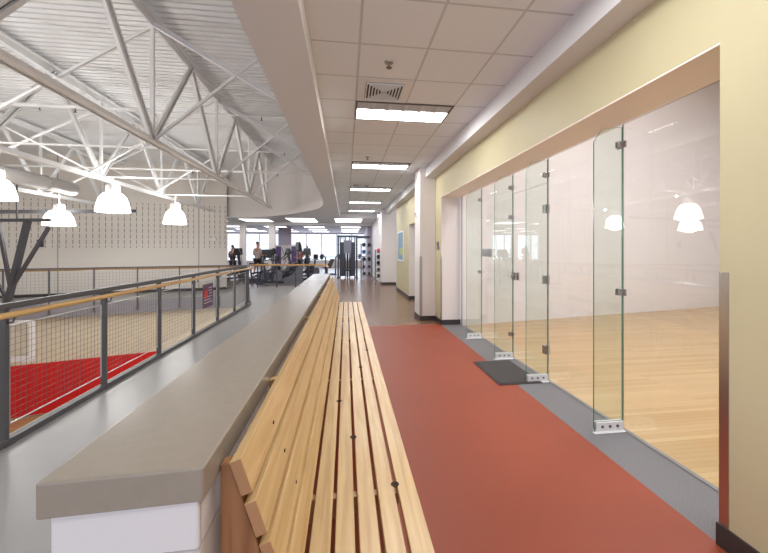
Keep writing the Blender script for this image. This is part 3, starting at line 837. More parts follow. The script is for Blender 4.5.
# ================================================================== CEILING FIXTURES
def troffer(y, lab, real=True):
    xa, xb = 0.118, 1.337; ya, yb = y, y+0.61
    O = (0.7275, y+0.305, CZ)
    r = empty('ceiling_light', O, lab, 'ceiling light', 'recessed fluorescent ceiling lights')
    q = MB(); t = 0.022; z0, z1 = CZ-0.012, CZ-0.001
    q.box(xa, xb, ya, ya+t, z0, z1).box(xa, xb, yb-t, yb, z0, z1).box(xa, xa+t, ya+t, yb-t, z0, z1).box(xb-t, xb, ya+t, yb-t, z0, z1)
    q.build('frame', M['fixture'], r, O)
    MB().box(xa+t, xb-t, ya+0.25, yb-t, CZ-0.008, CZ-0.002).build('lens', M['lens'], r, O)
    lv = MB().box(xa+t, xb-t, ya+t, ya+0.25, CZ-0.004, CZ-0.001)
    for i in range(1, 6):
        xx = xa+(xb-xa)*i/6; lv.prism([(xx-0.05, CZ-0.004), (xx+0.05, CZ-0.004), (xx, CZ-0.016)], ya+t, ya+0.24, 'y')
    lv.build('louver', M['louver'], r, O)
    l = bpy.data.lights.new('troffer_light', 'AREA'); l.shape = 'RECTANGLE'; l.size = 1.1; l.size_y = 0.5; l.energy = 28; l.color = (1, 0.985, 0.975)
    lo = bpy.data.objects.new('lamp', l); COL.objects.link(lo); lo.parent = r; lo.location = (0, 0, -0.03)
labs = ['recessed ceiling light beside the square air vent, nearest whole one', 'second nearest recessed ceiling light, before the white column',
        'third recessed ceiling light along the corridor', 'fourth recessed ceiling light along the corridor', 'last and smallest recessed ceiling light before the fitness room']
for i in range(5): troffer(4.405+3.048*i, labs[i])
for i in (-1, -2): troffer(4.405+3.048*i, 'recessed ceiling light above the viewer, outside the photo')
def diffuser(y, lab):
    cx_, cy_ = 0.118+0.3048, y+0.3048
    O = (cx_, cy_, CZ)
    r = empty('air_vent', O, lab, 'air vent')
    MB().box(cx_-0.295, cx_+0.295, cy_-0.295, cy_+0.295, CZ-0.006, CZ-0.001).build('face_plate', M['grille'], r, O)
    q = MB()
    for k in range(1):
        q.box(cx_-0.21, cx_+0.21, cy_-0.21, cy_+0.21, CZ-0.008, CZ-0.0065)
    q.build('duct_opening', M['dark'], r, O)  # dark plate: shade inside the duct is put into its colour
    for s_ in (0.205, 0.172, 0.138, 0.104, 0.07, 0.036):
        q = MB(); w = 0.013
        for a0, a1, b0, b1 in ((-s_, s_, -s_, -s_+w), (-s_, s_, s_-w, s_), (-s_, -s_+w, -s_+w, s_-w), (s_-w, s_, -s_+w, s_-w)):
            q.box(cx_+a0, cx_+a1, cy_+b0, cy_+b1, CZ-0.024, CZ-0.008)
        q.build('louver_ring', M['grille'], r, O)
diffuser(4.405-0.6096, 'square white louvred air vent in the ceiling beside the nearest light')
diffuser(4.405+3.048*2-0.6096, 'small distant square air vent in the ceiling before the third light')
def sprinkler(u, v, lab):
    D = (CZ-HC)*365/(249.5-v); X = (u-346)*D/368.4; Y = DY(D, X)
    O = (X, Y, CZ)
    r = empty('sprinkler', O, lab, 'sprinkler')
    MB().lathe([(0.045, -0.001), (0.04, -0.012), (0.012, -0.014), (0.010, -0.05), (0.0001, -0.05)], (X, Y, CZ), n=18).build('escutcheon', M['chrome'], r, O, smooth=True)
    MB().lathe([(0.028, -0.056), (0.028, -0.052), (0.0001, -0.052)], (X, Y, CZ), n=12).build('deflector', M['bolt'], r, O)
sprinkler(389, 62, 'chrome sprinkler head in the tile nearest the big air vent')
sprinkler(367.5, 157, 'small sprinkler head before the second ceiling light')

# luminous panels over the fitness room entrance, and beyond
for i, X in enumerate((-9.6, -7.15, -4.73, -2.29, 0.13)):
    Ya, Yb = 18.72, 21.3
    if X > 0: Ya = 18.7
    if X < -4: Ya = 19.5
    O = (X, (Ya+Yb)/2, SZ)
    r = empty('light_panel', O, 'wide luminous ceiling panel over the fitness room entrance, ' + ['far left behind the slotted wall', 'left behind the slotted wall', 'left of the column pair', 'above the middle machines', 'in line with the corridor'][i], 'ceiling light')
    MB().box(X-0.75, X+0.75, Ya, Yb, SZ-0.015, SZ-0.001).build('frame', M['white_paint'], r, O)
    MB().box(X-0.7, X+0.7, Ya+0.04, Yb-0.04, SZ-0.02, SZ-0.0155).build('lens', M['lens_far'], r, O)
rows = ['front', 'middle', 'rear']
for j, Y in enumerate((23.3, 26.2, 29.2)):
    for i, X in enumerate((-11.8, -9.3, -6.9, -4.4, -2.0, 0.3)):
        O = (X, Y+0.5, 3.0)
        r = empty('light_panel', O, 'luminous panel in the fitness room ceiling', 'ceiling light', 'luminous panels in the fitness room ceiling')
        MB().box(X-0.66, X+0.66, Y, Y+1.1, 2.985, 2.999).build('frame', M['white_paint'], r, O)
        MB().box(X-0.62, X+0.62, Y+0.04, Y+1.06, 2.98, 2.9845).build('lens', M['lens_far'], r, O)
# court lamps (real lamps of the court, above the view)
for i, (X, Y) in enumerate(((4.2, 0.2), (4.2, 4.2), (7.6, 0.2), (7.6, 4.2))):
    O = (X, Y, 6.1)
    r = empty('ceiling_light', O, 'court ceiling light above the glass front, outside the photo', 'ceiling light', 'court ceiling lights')
    MB().box(X-0.6, X+0.6, Y-0.3, Y+0.3, 6.06, 6.1).build('housing', M['white_paint'], r, O)
    l = bpy.data.lights.new('court_light', 'AREA'); l.shape = 'RECTANGLE'; l.size = 1.2; l.size_y = 0.6; l.energy = 165; l.color = (1, 0.985, 0.98)
    lo = bpy.data.objects.new('lamp', l); COL.objects.link(lo); lo.parent = r; lo.location = (0, 0, -0.06)

# ================================================================== GLASS FRONT
yj0, yf1, yf2, yf3, yf4, yj1 = 1.68, 2.845, 4.021, 4.932, 6.144, 7.31
t = 0.006
M['pane_edge'] = mat('grey green pane edge', srgb(132, 134, 126), 0.3)
def edge_faces(o):
    o.data.materials.append(M['pane_edge'])
    for pl in o.data.polygons:
        if abs(pl.normal.x) < 0.5: pl.material_index = 1
def pane(name, y0, y1, z0, z1, lab):
    o = MB().box(GX-t, GX+t, y0, y1, z0, z1).build(name, M['glass'], origin=(GX, (y0+y1)/2, z0))
    edge_faces(o)
    return tag(o, lab, 'glass wall')
ZG = 2.626
pane('glass_wall', yj0, yf1-0.003, 0.01, ZG, 'large clear glass panel nearest the viewer, beside the steel corner guard')
pane('glass_wall', yf1+0.003, yf2-0.006, 0.01, ZG, 'clear glass panel between the nearest fin and the door')
pane('glass_wall', yf3+0.006, yf4-0.003, 0.01, ZG, 'clear glass panel just beyond the glass door')
pane('glass_wall', yf4+0.003, yj1, 0.01, ZG, 'farthest clear glass panel beside the white jamb')
pane('glass_transom', yf2+0.003, yf3-0.003, 2.345, ZG, 'clear glass transom above the glass door')
O = (GX, yf2, 0.015)
r = empty('glass_door', O, 'frameless clear glass door with metal lock behind the black mat', 'door')
edge_faces(MB().box(GX-t, GX+t, yf2+0.008, yf3-0.008, 0.015, 2.335).build('leaf', M['glass'], r, O))
def patch(y, z, w, h, x=GX):
    return MB().box(x-0.028, x-t, y-w/2, y+w/2, z-h/2, z+h/2).box(x+t, x+0.028, y-w/2, y+w/2, z-h/2, z+h/2)
def zz(v, D): return HC-(v-249.5)*D/365
for v in (208.5, 280, 350.6):
    patch(yf2+0.045, zz(v, 4.30), 0.07, 0.10).build('hinge', M['chrome'], r, O, bevel=0.003)
lk = patch(yf3-0.075, zz(275.7, 5.2), 0.13, 0.11).build('lock_case', M['chrome'], r, O, bevel=0.003)
MB().tube([(GX-0.028, yf3-0.10, zz(275.7, 5.2)), (GX-0.075, yf3-0.10, zz(275.7, 5.2)), (GX-0.08, yf3-0.16, zz(277, 5.2))], 0.012, 8).build('lever', M['bolt'], r, O)
def fin(y, lab, zlist, D):
    O = (GX-0.135, y, 0.0)
    r = empty('glass_fin', O, lab, 'glass fin')
    xo, xi = GX-0.275, GX-0.008
    p = [(xo, 0.03), (xi, 0.03), (xi, 2.60), (xi-0.19, 2.58), (xo, 2.465)]
    f = MB().prism(p, y-0.007, y+0.007, 'y').build('fin_pane', [M['fin_glass'], M['green_edge']], r, O)
    for pl in f.data.polygons:
        if abs(pl.normal.y) < 0.5: pl.material_index = 1
    sh = MB().box(xo+0.01, xi-0.002, y-0.022, y-0.008, 0.0, 0.085).box(xo+0.01, xi-0.002, y+0.008, y+0.022, 0.0, 0.085)
    sh.box(xo-0.02, xi+0.0, y-0.045, y-0.008, 0.0, 0.008)
    sh = sh.build('shoe', M['alu'], r, O, bevel=0.002)
    for k in range(3):
        MB().lathe([(0.0001, -0.03), (0.010, -0.03), (0.012, -0.0221)], (xo+0.065+0.07*k, y, 0.05), n=14, axis='y').build('bolt', M['bolt'], r, O)
    for z, w in zlist:
        q = MB().box(GX-0.06, GX-0.008, y-0.020, y-0.007, z-0.028, z+0.028).box(GX-0.06, GX-0.008, y+0.007, y+0.020, z-0.028, z+0.028)
        q.box(GX-0.018, GX-0.0065, y-w, y+w, z-0.028, z+0.028)
        q.build('clamp', M['chrome'], r, O, bevel=0.002)
fin(yf1, 'tall greenish glass fin nearest the viewer, with chamfered top', [(zz(145.2, 3.14), 0.05), (zz(292, 3.14), 0.05)], 3.14)
fin(yf2, 'glass fin on the near side of the glass door', [(zz(175, 4.3), 0.05)], 4.3)
fin(yf3, 'glass fin on the far side of the glass door', [(zz(187.6, 5.2), 0.05), (zz(217, 5.2), 0.05), (zz(334, 5.2), 0.05)], 5.2)
fin(yf4, 'farthest glass fin near the white jamb', [(zz(199.8, 6.4), 0.05), (zz(271.8, 6.4), 0.05)], 6.4)
O = (GX-0.03, 5.95, zz(257, 6.2))  # solid plate stands in for a reflection in the glass
tag(MB().box(GX-0.03, GX-t-0.001, 5.66, 6.06, zz(256.5, 6.2), zz(249, 6.2)).box(GX-0.036, GX-0.03, 5.70, 6.02, zz(255.5, 6.2), zz(250, 6.2)).build('court_plate', M['chrome'], origin=O, bevel=0.003),
    'small rectangular metal plate on the glass between the two farthest fins', 'plate')
# door mat
O = (2.0, 4.4, 0)
r = empty('door_mat', O, 'small dark grey doormat on the floor in front of the glass door', 'mat')
MB().box(1.73, 2.26, 3.96, 4.83, 0.0, 0.010).build('rubber_edge', M['base'], r, O, bevel=0.004)
MB().box(1.755, 2.235, 3.985, 4.805, 0.010, 0.014).build('carpet', M['mat_'], r, O)
# corner guards
q = MB().box(WX-0.003, WX, 1.62, 1.666, 0.115, 1.432).box(WX-0.003, WX+0.045, 1.666, 1.669, 0.115, 1.432)
tag(q.build('corner_guard', M['stainless'], origin=(WX, 1.66, 0.115)), 'tall brushed steel corner guard on the nearest yellow wall edge', 'corner guard')
q = MB().box(1.594, 1.597, 7.807, 7.86, 0.1, 1.4).box(1.594, 1.65, 7.807, 7.81, 0.1, 1.4)
tag(q.build('corner_guard', M['stainless'], origin=(1.597, 7.81, 0.1)), 'shiny steel corner guard on the white column', 'corner guard')
q = MB().box(WX-0.003, WX, 7.33, 7.38, 0.1, 1.4).box(WX-0.003, WX+0.02, 7.322, 7.325, 0.1, 1.4)
tag(q.build('corner_guard', M['stainless'], origin=(WX, 7.33, 0.1)), 'slim steel corner guard on the far white jamb of the glass front', 'corner guard')
# thermostat, strobe, poster
O = (WX, 7.58, 1.55)
r = empty('thermostat', O, 'small grey switch plate on the yellow strip between column and jamb', 'thermostat')
MB().box(WX-0.02, WX-0.001, 7.5, 7.62, 1.55, 1.72).build('cover', M['machine_l'], r, O, bevel=0.004)
MB().box(WX-0.024, WX-0.02, 7.53, 7.59, 1.64, 1.69).build('display', M['machine'], r, O)
O = (1.597, 8.2, 2.3)
r = empty('alarm_strobe', O, 'small white alarm strobe high on the side of the white column', 'alarm')
MB().box(1.565, 1.596, 8.12, 8.24, 2.30, 2.46).build('housing', M['grille'], r, O, bevel=0.005)
MB().box(1.55, 1.565, 8.15, 8.21, 2.33, 2.39).build('flash_lens', M['machine_l'], r, O)
O = (WX, 12.9, 1.14)
r = empty('framed_poster', O, 'framed blue and green poster on the yellow wall beyond the column', 'poster')
q = MB().box(WX-0.03, WX-0.001, 12.2, 12.25, 1.14, 2.2).box(WX-0.03, WX-0.001, 13.5, 13.55, 1.14, 2.2).box(WX-0.03, WX-0.001, 12.25, 13.5, 1.14, 1.19).box(WX-0.03, WX-0.001, 12.25, 13.5, 2.15, 2.2)
q.build('frame', M['grille'], r, O)
MB().box(WX-0.012, WX-0.002, 12.25, 13.5, 1.19, 2.15).build('print', M['poster_blue'], r, O)
MB().box(WX-0.014, WX-0.012, 12.4, 13.2, 1.35, 1.6).build('print_band', M['poster_green'], r, O)

# ================================================================== FITNESS ROOM
def ground(u, D): X = (u-346)*D/368.4; return X, DY(D, X)

def cable_machine(X, Y, lab, h=2.28, w=1.0):
    O = (X, Y, 0)
    r = empty('cable_machine', O, lab, 'exercise machine')
    for sx in (-1, 1):
        q = MB()
        for dy_ in (-0.25, 0.25): q.bar((X+sx*w/2, Y+dy_, 0), (X+sx*w/2, Y+dy_, h), 0.08, 0.08)
        q.box(X+sx*w/2-0.05, X+sx*w/2+0.05, Y-0.3, Y+0.3, h-0.04, h+0.04).box(X+sx*w/2-0.06, X+sx*w/2+0.06, Y-0.45, Y+0.45, 0, 0.07)
        q.build('frame_side', M['machine'], r, O)
        q = MB()
        for k in range(14): q.box(X+sx*w/2-sx*0.22-0.11, X+sx*w/2-sx*0.22+0.11, Y-0.1, Y+0.1, 0.12+0.055*k, 0.16+0.055*k)
        q.build('weight_stack', M['black'], r, O)
        MB().box(X+sx*w/2-sx*0.22-0.13, X+sx*w/2-sx*0.22+0.13, Y-0.14, Y-0.12, 0.1, 1.95).build('shroud', M['machine'], r, O)
        for q_ in (0.12, 0.40): MB().bar((X+sx*q_, Y+0.2, 0), (X+sx*q_, Y+0.2, h), 0.06, 0.06).build('rear_frame', M['machine'], r, O)
        MB().box(X+sx*0.08, X+sx*0.24, Y+0.02, Y+0.10, 0.1, 1.1).build('weight_stack', M['black'], r, O)
        MB().tube([(X+sx*w/2-sx*0.3, Y, 0.1), (X+sx*w/2-sx*0.3, Y, h)], 0.015, 8).build('guide_rod', M['machine_l'], r, O)
    MB().box(X-w/2, X+w/2, Y-0.06, Y+0.06, h-0.06, h+0.04).build('top_beam', M['machine'], r, O)
    MB().box(X-0.2, X+0.2, Y-0.16, Y-0.13, 1.35, 2.05).build('placard', M['machine_l'], r, O)
    MB().bar((X, Y-0.1, 0.05), (X, Y-0.1, 1.4), 0.12, 0.1).build('center_post', M['black'], r, O)
    for sx in (-1, 1):
        MB().lathe([(0.07, -0.02), (0.07, 0.02)], (X+sx*0.3, Y-0.1, h-0.12), n=16, axis='x').build('pulley', M['black'], r, O)
    MB().tube([(X-0.35, Y-0.25, h+0.12), (X, Y-0.2, h+0.16), (X+0.35, Y-0.25, h+0.12)], 0.02, 8).build('pull_bar', M['machine'], r, O)
    MB().box(X+w/2, X+w/2+0.75, Y-0.04, Y+0.04, h-0.12, h+0.02).build('side_arm', M['machine'], r, O)
    MB().box(X-0.2, X+0.2, Y-0.7, Y-0.3, 0.42, 0.5).build('seat', M['black'], r, O, bevel=0.02)
    MB().bar((X, Y-0.5, 0), (X, Y-0.5, 0.42), 0.08, 0.08).build('seat_post', M['machine'], r, O)
    return r

def weight_rack(X, Y, h, w, lab, ball_cols, shelves=5):
    O = (X, Y, 0)
    r = empty('weight_rack', O, lab, 'rack')
    for sx in (-1, 1):
        MB().bar((X+sx*w/2, Y, 0), (X+sx*w/2, Y, h), 0.06, 0.06).box(X+sx*w/2-0.03, X+sx*w/2+0.03, Y-0.25, Y+0.25, 0, 0.06).build('upright', M['machine_l'], r, O)
    for k in range(shelves):
        z = 0.25+(h-0.4)*k/(shelves-1)
        MB().box(X-w/2, X+w/2, Y-0.14, Y+0.14, z-0.02, z).build('shelf', M['machine'], r, O)
    i = 0
    for k in range(shelves):
        z = 0.25+(h-0.4)*k/(shelves-1)
        n = max(1, int(w/0.22))
        for j in range(n):
            i += 1
            rr = 0.10
            cx_ = X-w/2+w*(j+0.5)/n
            kind = 'medicine_ball' if k > 1 else 'dumbbell'
            if kind == 'medicine_ball':
                b_ = MB().ball((cx_, Y, z+rr+0.001), rr, 8).build('medicine_ball', M[ball_cols[i % len(ball_cols)]], origin=(cx_, Y, z), smooth=True)
                tag(b_, 'medicine ball on ' + lab, 'exercise ball', 'medicine balls on ' + lab)
            else:
                b_ = MB().lathe([(0.07, -0.13), (0.07, -0.05), (0.018, -0.05), (0.018, 0.05), (0.07, 0.05), (0.07, 0.13)], (cx_, Y, z+0.07), n=10, axis='y').build('dumbbell', M['black'], origin=(cx_, Y, z))
                tag(b_, 'black dumbbell on ' + lab, 'dumbbell', 'dumbbells on ' + lab)
    return r

def rotated_part(q, rz, X, Y):
    c, s_ = math.cos(rz), math.sin(rz)
    q.v = [(X+c*x-s_*y, Y+s_*x+c*y, z) for x, y, z in q.v]; return q

def elliptical(X, Y, rz, lab):
    O = (X, Y, 0)
    r = empty('elliptical_trainer', O, lab, 'exercise machine')
    def B(q, n, m, **k): return rotated_part(q, rz, X, Y).build(n, M[m], r, O, **k)
    B(MB().box(-0.28, 0.28, -0.85, -0.75, 0, 0.08).box(-0.28, 0.28, 0.75, 0.85, 0, 0.08).box(-0.05, 0.05, -0.8, 0.8, 0.04, 0.14), 'base_frame', 'machine')
    B(MB().lathe([(0.05, -0.1), (0.30, -0.09), (0.33, -0.04), (0.33, 0.04), (0.30, 0.09), (0.05, 0.1)], (0, 0.45, 0.42), n=24, axis='x'), 'flywheel_housing', 'machine_l', smooth=True)
    B(MB().lathe([(0.20, -0.12), (0.20, 0.12)], (0, 0.45, 0.42), n=20, axis='x'), 'crank_disc', 'black')
    for s_ in (-1, 1):
        B(MB().bar((s_*0.2, 0.4, 0.40+0.14*s_), (s_*0.2, -0.7, 0.22), 0.05, 0.06), 'pedal_arm', 'machine')
        B(MB().box(s_*0.2-0.08, s_*0.2+0.08, -0.45, -0.1, 0.30+0.04*s_, 0.34+0.04*s_), 'pedal', 'black')
        B(MB().tube([(s_*0.24, -0.05, 0.4), (s_*0.26, 0.2, 0.9), (s_*0.27, 0.1, 1.35), (s_*0.24, -0.02, 1.6)], 0.022, 8), 'handlebar', 'machine_l')
    B(MB().bar((0, 0.42, 0.5), (0, 0.25, 1.3), 0.09, 0.12), 'mast', 'machine')
    B(MB().prism([(0.12, 1.25), (0.32, 1.30), (0.28, 1.62), (0.22, 1.62)], -0.22, 0.22, 'x'), 'console', 'black')
    return r

def bike(X, Y, rz, lab):
    O = (X, Y, 0)
    r = empty('exercise_bike', O, lab, 'exercise machine')
    def B(q, n, m, **k): return rotated_part(q, rz, X, Y).build(n, M[m], r, O, **k)
    B(MB().box(-0.25, 0.25, -0.55, -0.47, 0, 0.07).box(-0.25, 0.25, 0.5, 0.58, 0, 0.07).bar((0, -0.5, 0.06), (0, 0.5, 0.06), 0.08, 0.08), 'base_frame', 'machine')
    B(MB().lathe([(0.03, -0.02), (0.25, -0.025), (0.25, 0.025), (0.03, 0.02)], (0, 0.36, 0.36), n=26, axis='x'), 'flywheel', 'machine_l', smooth=True)
    B(MB().bar((0, -0.2, 0.08), (0, -0.28, 0.85), 0.07, 0.07), 'seat_post', 'machine')
    B(MB().prism([(-0.42, 0.86), (-0.12, 0.88), (-0.1, 0.92), (-0.42, 0.95)], -0.09, 0.09, 'x'), 'saddle', 'black', bevel=0.015)
    B(MB().bar((0, 0.1, 0.1), (0, 0.3, 1.0), 0.07, 0.07).bar((0, -0.2, 0.45), (0, 0.3, 0.5), 0.06, 0.08), 'frame', 'machine')
    B(MB().tube([(-0.22, 0.05, 1.08), (-0.2, 0.35, 1.02), (0.2, 0.35, 1.02), (0.22, 0.05, 1.08)], 0.018, 8), 'handlebar', 'black')
    for s_ in (-1, 1):
        B(MB().bar((s_*0.08, 0.02, 0.38), (s_*0.1, 0.02+0.1*s_, 0.38+0.12*s_), 0.02, 0.03).box(s_*0.1-0.02, s_*0.1+0.09*s_+0.02, -0.03+0.1*s_, 0.07+0.1*s_, 0.37+0.12*s_, 0.40+0.12*s_), 'pedal', 'black')
    B(MB().prism([(0.3, 1.05), (0.4, 1.08), (0.36, 1.3), (0.3, 1.28)], -0.13, 0.13, 'x'), 'console', 'black')
    return r

def treadmill(X, Y, rz, lab):
    O = (X, Y, 0)
    r = empty('treadmill', O, lab, 'exercise machine')
    def B(q, n, m, **k): return rotated_part(q, rz, X, Y).build(n, M[m], r, O, **k)
    B(MB().box(-0.40, 0.40, -0.9, 0.9, 0.02, 0.14), 'deck', 'machine')
    B(MB().box(-0.27, 0.27, -0.88, 0.65, 0.14, 0.155), 'belt', 'black')
    for s_ in (-1, 1):
        B(MB().bar((s_*0.38, 0.75, 0.1), (s_*0.36, 0.6, 1.25), 0.07, 0.09), 'upright', 'machine_l')
        B(MB().tube([(s_*0.37, 0.6, 1.05), (s_*0.37, 0.1, 1.0)], 0.025, 8), 'side_rail', 'black')
    B(MB().prism([(0.45, 1.12), (0.75, 1.2), (0.72, 1.55), (0.64, 1.55)], -0.38, 0.38, 'x'), 'console', 'black')
    B(MB().box(-0.38, 0.38, 0.6, 0.95, 0.1, 0.32), 'motor_hood', 'machine', bevel=0.03)
    return r

def stepper(X, Y, rz, lab):
    O = (X, Y, 0)
    r = empty('stair_climber', O, lab, 'exercise machine')
    def B(q, n, m, **k): return rotated_part(q, rz, X, Y).build(n, M[m], r, O, **k)
    B(MB().prism([(-0.6, 0), (0.6, 0), (0.6, 0.75), (0.4, 0.78), (0.1, 0.35), (-0.6, 0.12)], -0.36, -0.30, 'x').prism([(-0.6, 0), (0.6, 0), (0.6, 0.75), (0.4, 0.78), (0.1, 0.35), (-0.6, 0.12)], 0.30, 0.36, 'x'), 'side_cover', 'machine_l')
    for k in range(4):
        B(MB().box(-0.29, 0.29, -0.5+0.23*k, -0.27+0.23*k, 0.12+0.2*k, 0.32+0.2*k), 'step', 'black')
    for s_ in (-1, 1):
        B(MB().tube([(s_*0.33, 0.5, 0.9), (s_*0.33, 0.55, 1.5), (s_*0.33, 0.1, 1.45), (s_*0.33, -0.35, 1.05)], 0.025, 8), 'handrail', 'machine')
    B(MB().prism([(0.4, 1.42), (0.58, 1.5), (0.48, 1.92), (0.38, 1.9)], -0.28, 0.28, 'x'), 'console', 'black')
    return r

def gym_bench(X, Y, rz, lab):
    O = (X, Y, 0)
    r = empty('weight_bench', O, lab, 'exercise machine')
    def B(q, n, m, **k): return rotated_part(q, rz, X, Y).build(n, M[m], r, O, **k)
    B(MB().box(-0.14, 0.14, -0.3, 0.2, 0.42, 0.5), 'seat', 'black', bevel=0.02)
    B(MB().bar((0, 0.2, 0.46), (0, 0.65, 0.95), 0.28, 0.08), 'backrest', 'black', bevel=0.02)
    B(MB().bar((0, -0.4, 0.05), (0, 0.6, 0.05), 0.08, 0.08).bar((0, 0, 0.05), (0, 0, 0.42), 0.08, 0.08).box(-0.3, 0.3, 0.55, 0.63, 0, 0.07).box(-0.3, 0.3, -0.45, -0.37, 0, 0.07), 'frame', 'machine_l')
    for s_ in (-1, 1):
        B(MB().bar((s_*0.35, 0.4, 0.0), (s_*0.35, 0.4, 1.1), 0.06, 0.06).bar((s_*0.35, 0.4, 1.05), (s_*0.55, 0.4, 1.25), 0.05, 0.05), 'rack_post', 'machine_l')
        B(MB().lathe([(0.17, -0.03), (0.17, 0.03)], (s_*0.62, 0.4, 1.1), n=18, axis='x'), 'weight_plate', 'black')
    B(MB().tube([(-0.8, 0.4, 1.1), (0.8, 0.4, 1.1)], 0.015, 8), 'barbell', 'machine_l')
    return r

X, Y = ground(258, 18.3); treadmill(X, Y, -0.5, 'treadmill with the grey-shirted person on it, left behind the barrier rail')
pX, pY = X, Y
X, Y = ground(256.5, 17.0); bike(X, Y, -1.1, 'exercise bike with silver flywheel, left of the two bikes behind the rail')
X, Y = ground(270, 16.6); bike(X, Y, -0.9, 'exercise bike in the middle of the cluster behind the rail')
X, Y = ground(269, 20.9); elliptical(X, Y, -0.9, 'elliptical trainer behind the two exercise bikes')
X, Y = ground(289, 17.7); stepper(X, Y, -1.2, 'stair climber with tall tilted console before the purple partition')
X, Y = ground(284, 20.3); elliptical(X, Y, -1.0, 'elliptical trainer between the stair climber and the purple partition')
X, Y = ground(304, 20.2); elliptical(X, Y, -0.6, 'elliptical trainer with two people behind it')
X, Y = ground(311, 19.0); bike(X, Y, -0.7, 'exercise bike right of the two distant people')
X, Y = ground(235, 18.8); elliptical(X, Y, -0.4, 'elliptical trainer at the far left of the fitness room')
X, Y = ground(327, 22.0); gym_bench(X, Y, -0.5, 'weight bench with barbell left of the tall cable machine')
X, Y = ground(347.5, 20.0); cable_machine(X, Y, 'tall dark cable machine with weight stacks at the end of the corridor')
X, Y = ground(366.5, 18.7); weight_rack(X, Y, 1.85, 0.55, 'the tall rack just right of the cable machine', ['black', 'black', 'blue', 'machine_l', 'black'])
X, Y = ground(378.6, 17.2); weight_rack(X, Y, 1.55, 0.30, 'the narrow rack beside the far white pier', ['black', 'pink', 'machine_l', 'black'])
X, Y = ground(372, 23.5); gym_bench(X-0.1, Y, 0.3, 'weight bench behind the racks by the right wall')
# purple partition
X0, Y0 = ground(271.6, 22.6); X1, Y1 = ground(296.5, 22.6)
Yp = (Y0+Y1)/2+0.4
O = ((X0+X1)/2, Yp, 0)
r = empty('partition', O, 'low free-standing partition with purple panels behind the machines', 'partition')
MB().box(X0, X1, Yp, Yp+0.12, 0, 1.82).build('board', M['white_paint'], r, O)
MB().box(X0+0.05, X0+0.52, Yp-0.012, Yp, 0.2, 1.74).build('purple_panel', M['purple'], r, O)
MB().box(X1-0.38, X1-0.05, Yp-0.012, Yp, 0.2, 1.74).build('purple_panel', M['purple'], r, O)
struct(bx(-4.6, -3.75, 25.9, 26.1, 0, 3.0), 'wall_fitness_panel', M['lilac'])

# ---- people (skin-modifier bodies)
def skin(name, joints, edges, m, parent, sub=2, root_i=0):
    me = bpy.data.meshes.new(name)
    keys = list(joints)
    me.from_pydata([joints[k][0] for k in keys], [(keys.index(a), keys.index(b)) for a, b in edges], [])
    me.materials.append(m)
    o = bpy.data.objects.new(name, me); COL.objects.link(o); o.parent = parent
    sk = o.modifiers.new('skin', 'SKIN'); sk.use_smooth_shade = True
    for i, k in enumerate(keys):
        rr = joints[k][1]
        me.skin_vertices[0].data[i].radius = rr if isinstance(rr, tuple) else (rr, rr)
        me.skin_vertices[0].data[i].use_root = (i == root_i)
    s_ = o.modifiers.new('sub', 'SUBSURF'); s_.levels = sub; s_.render_levels = sub
    return o

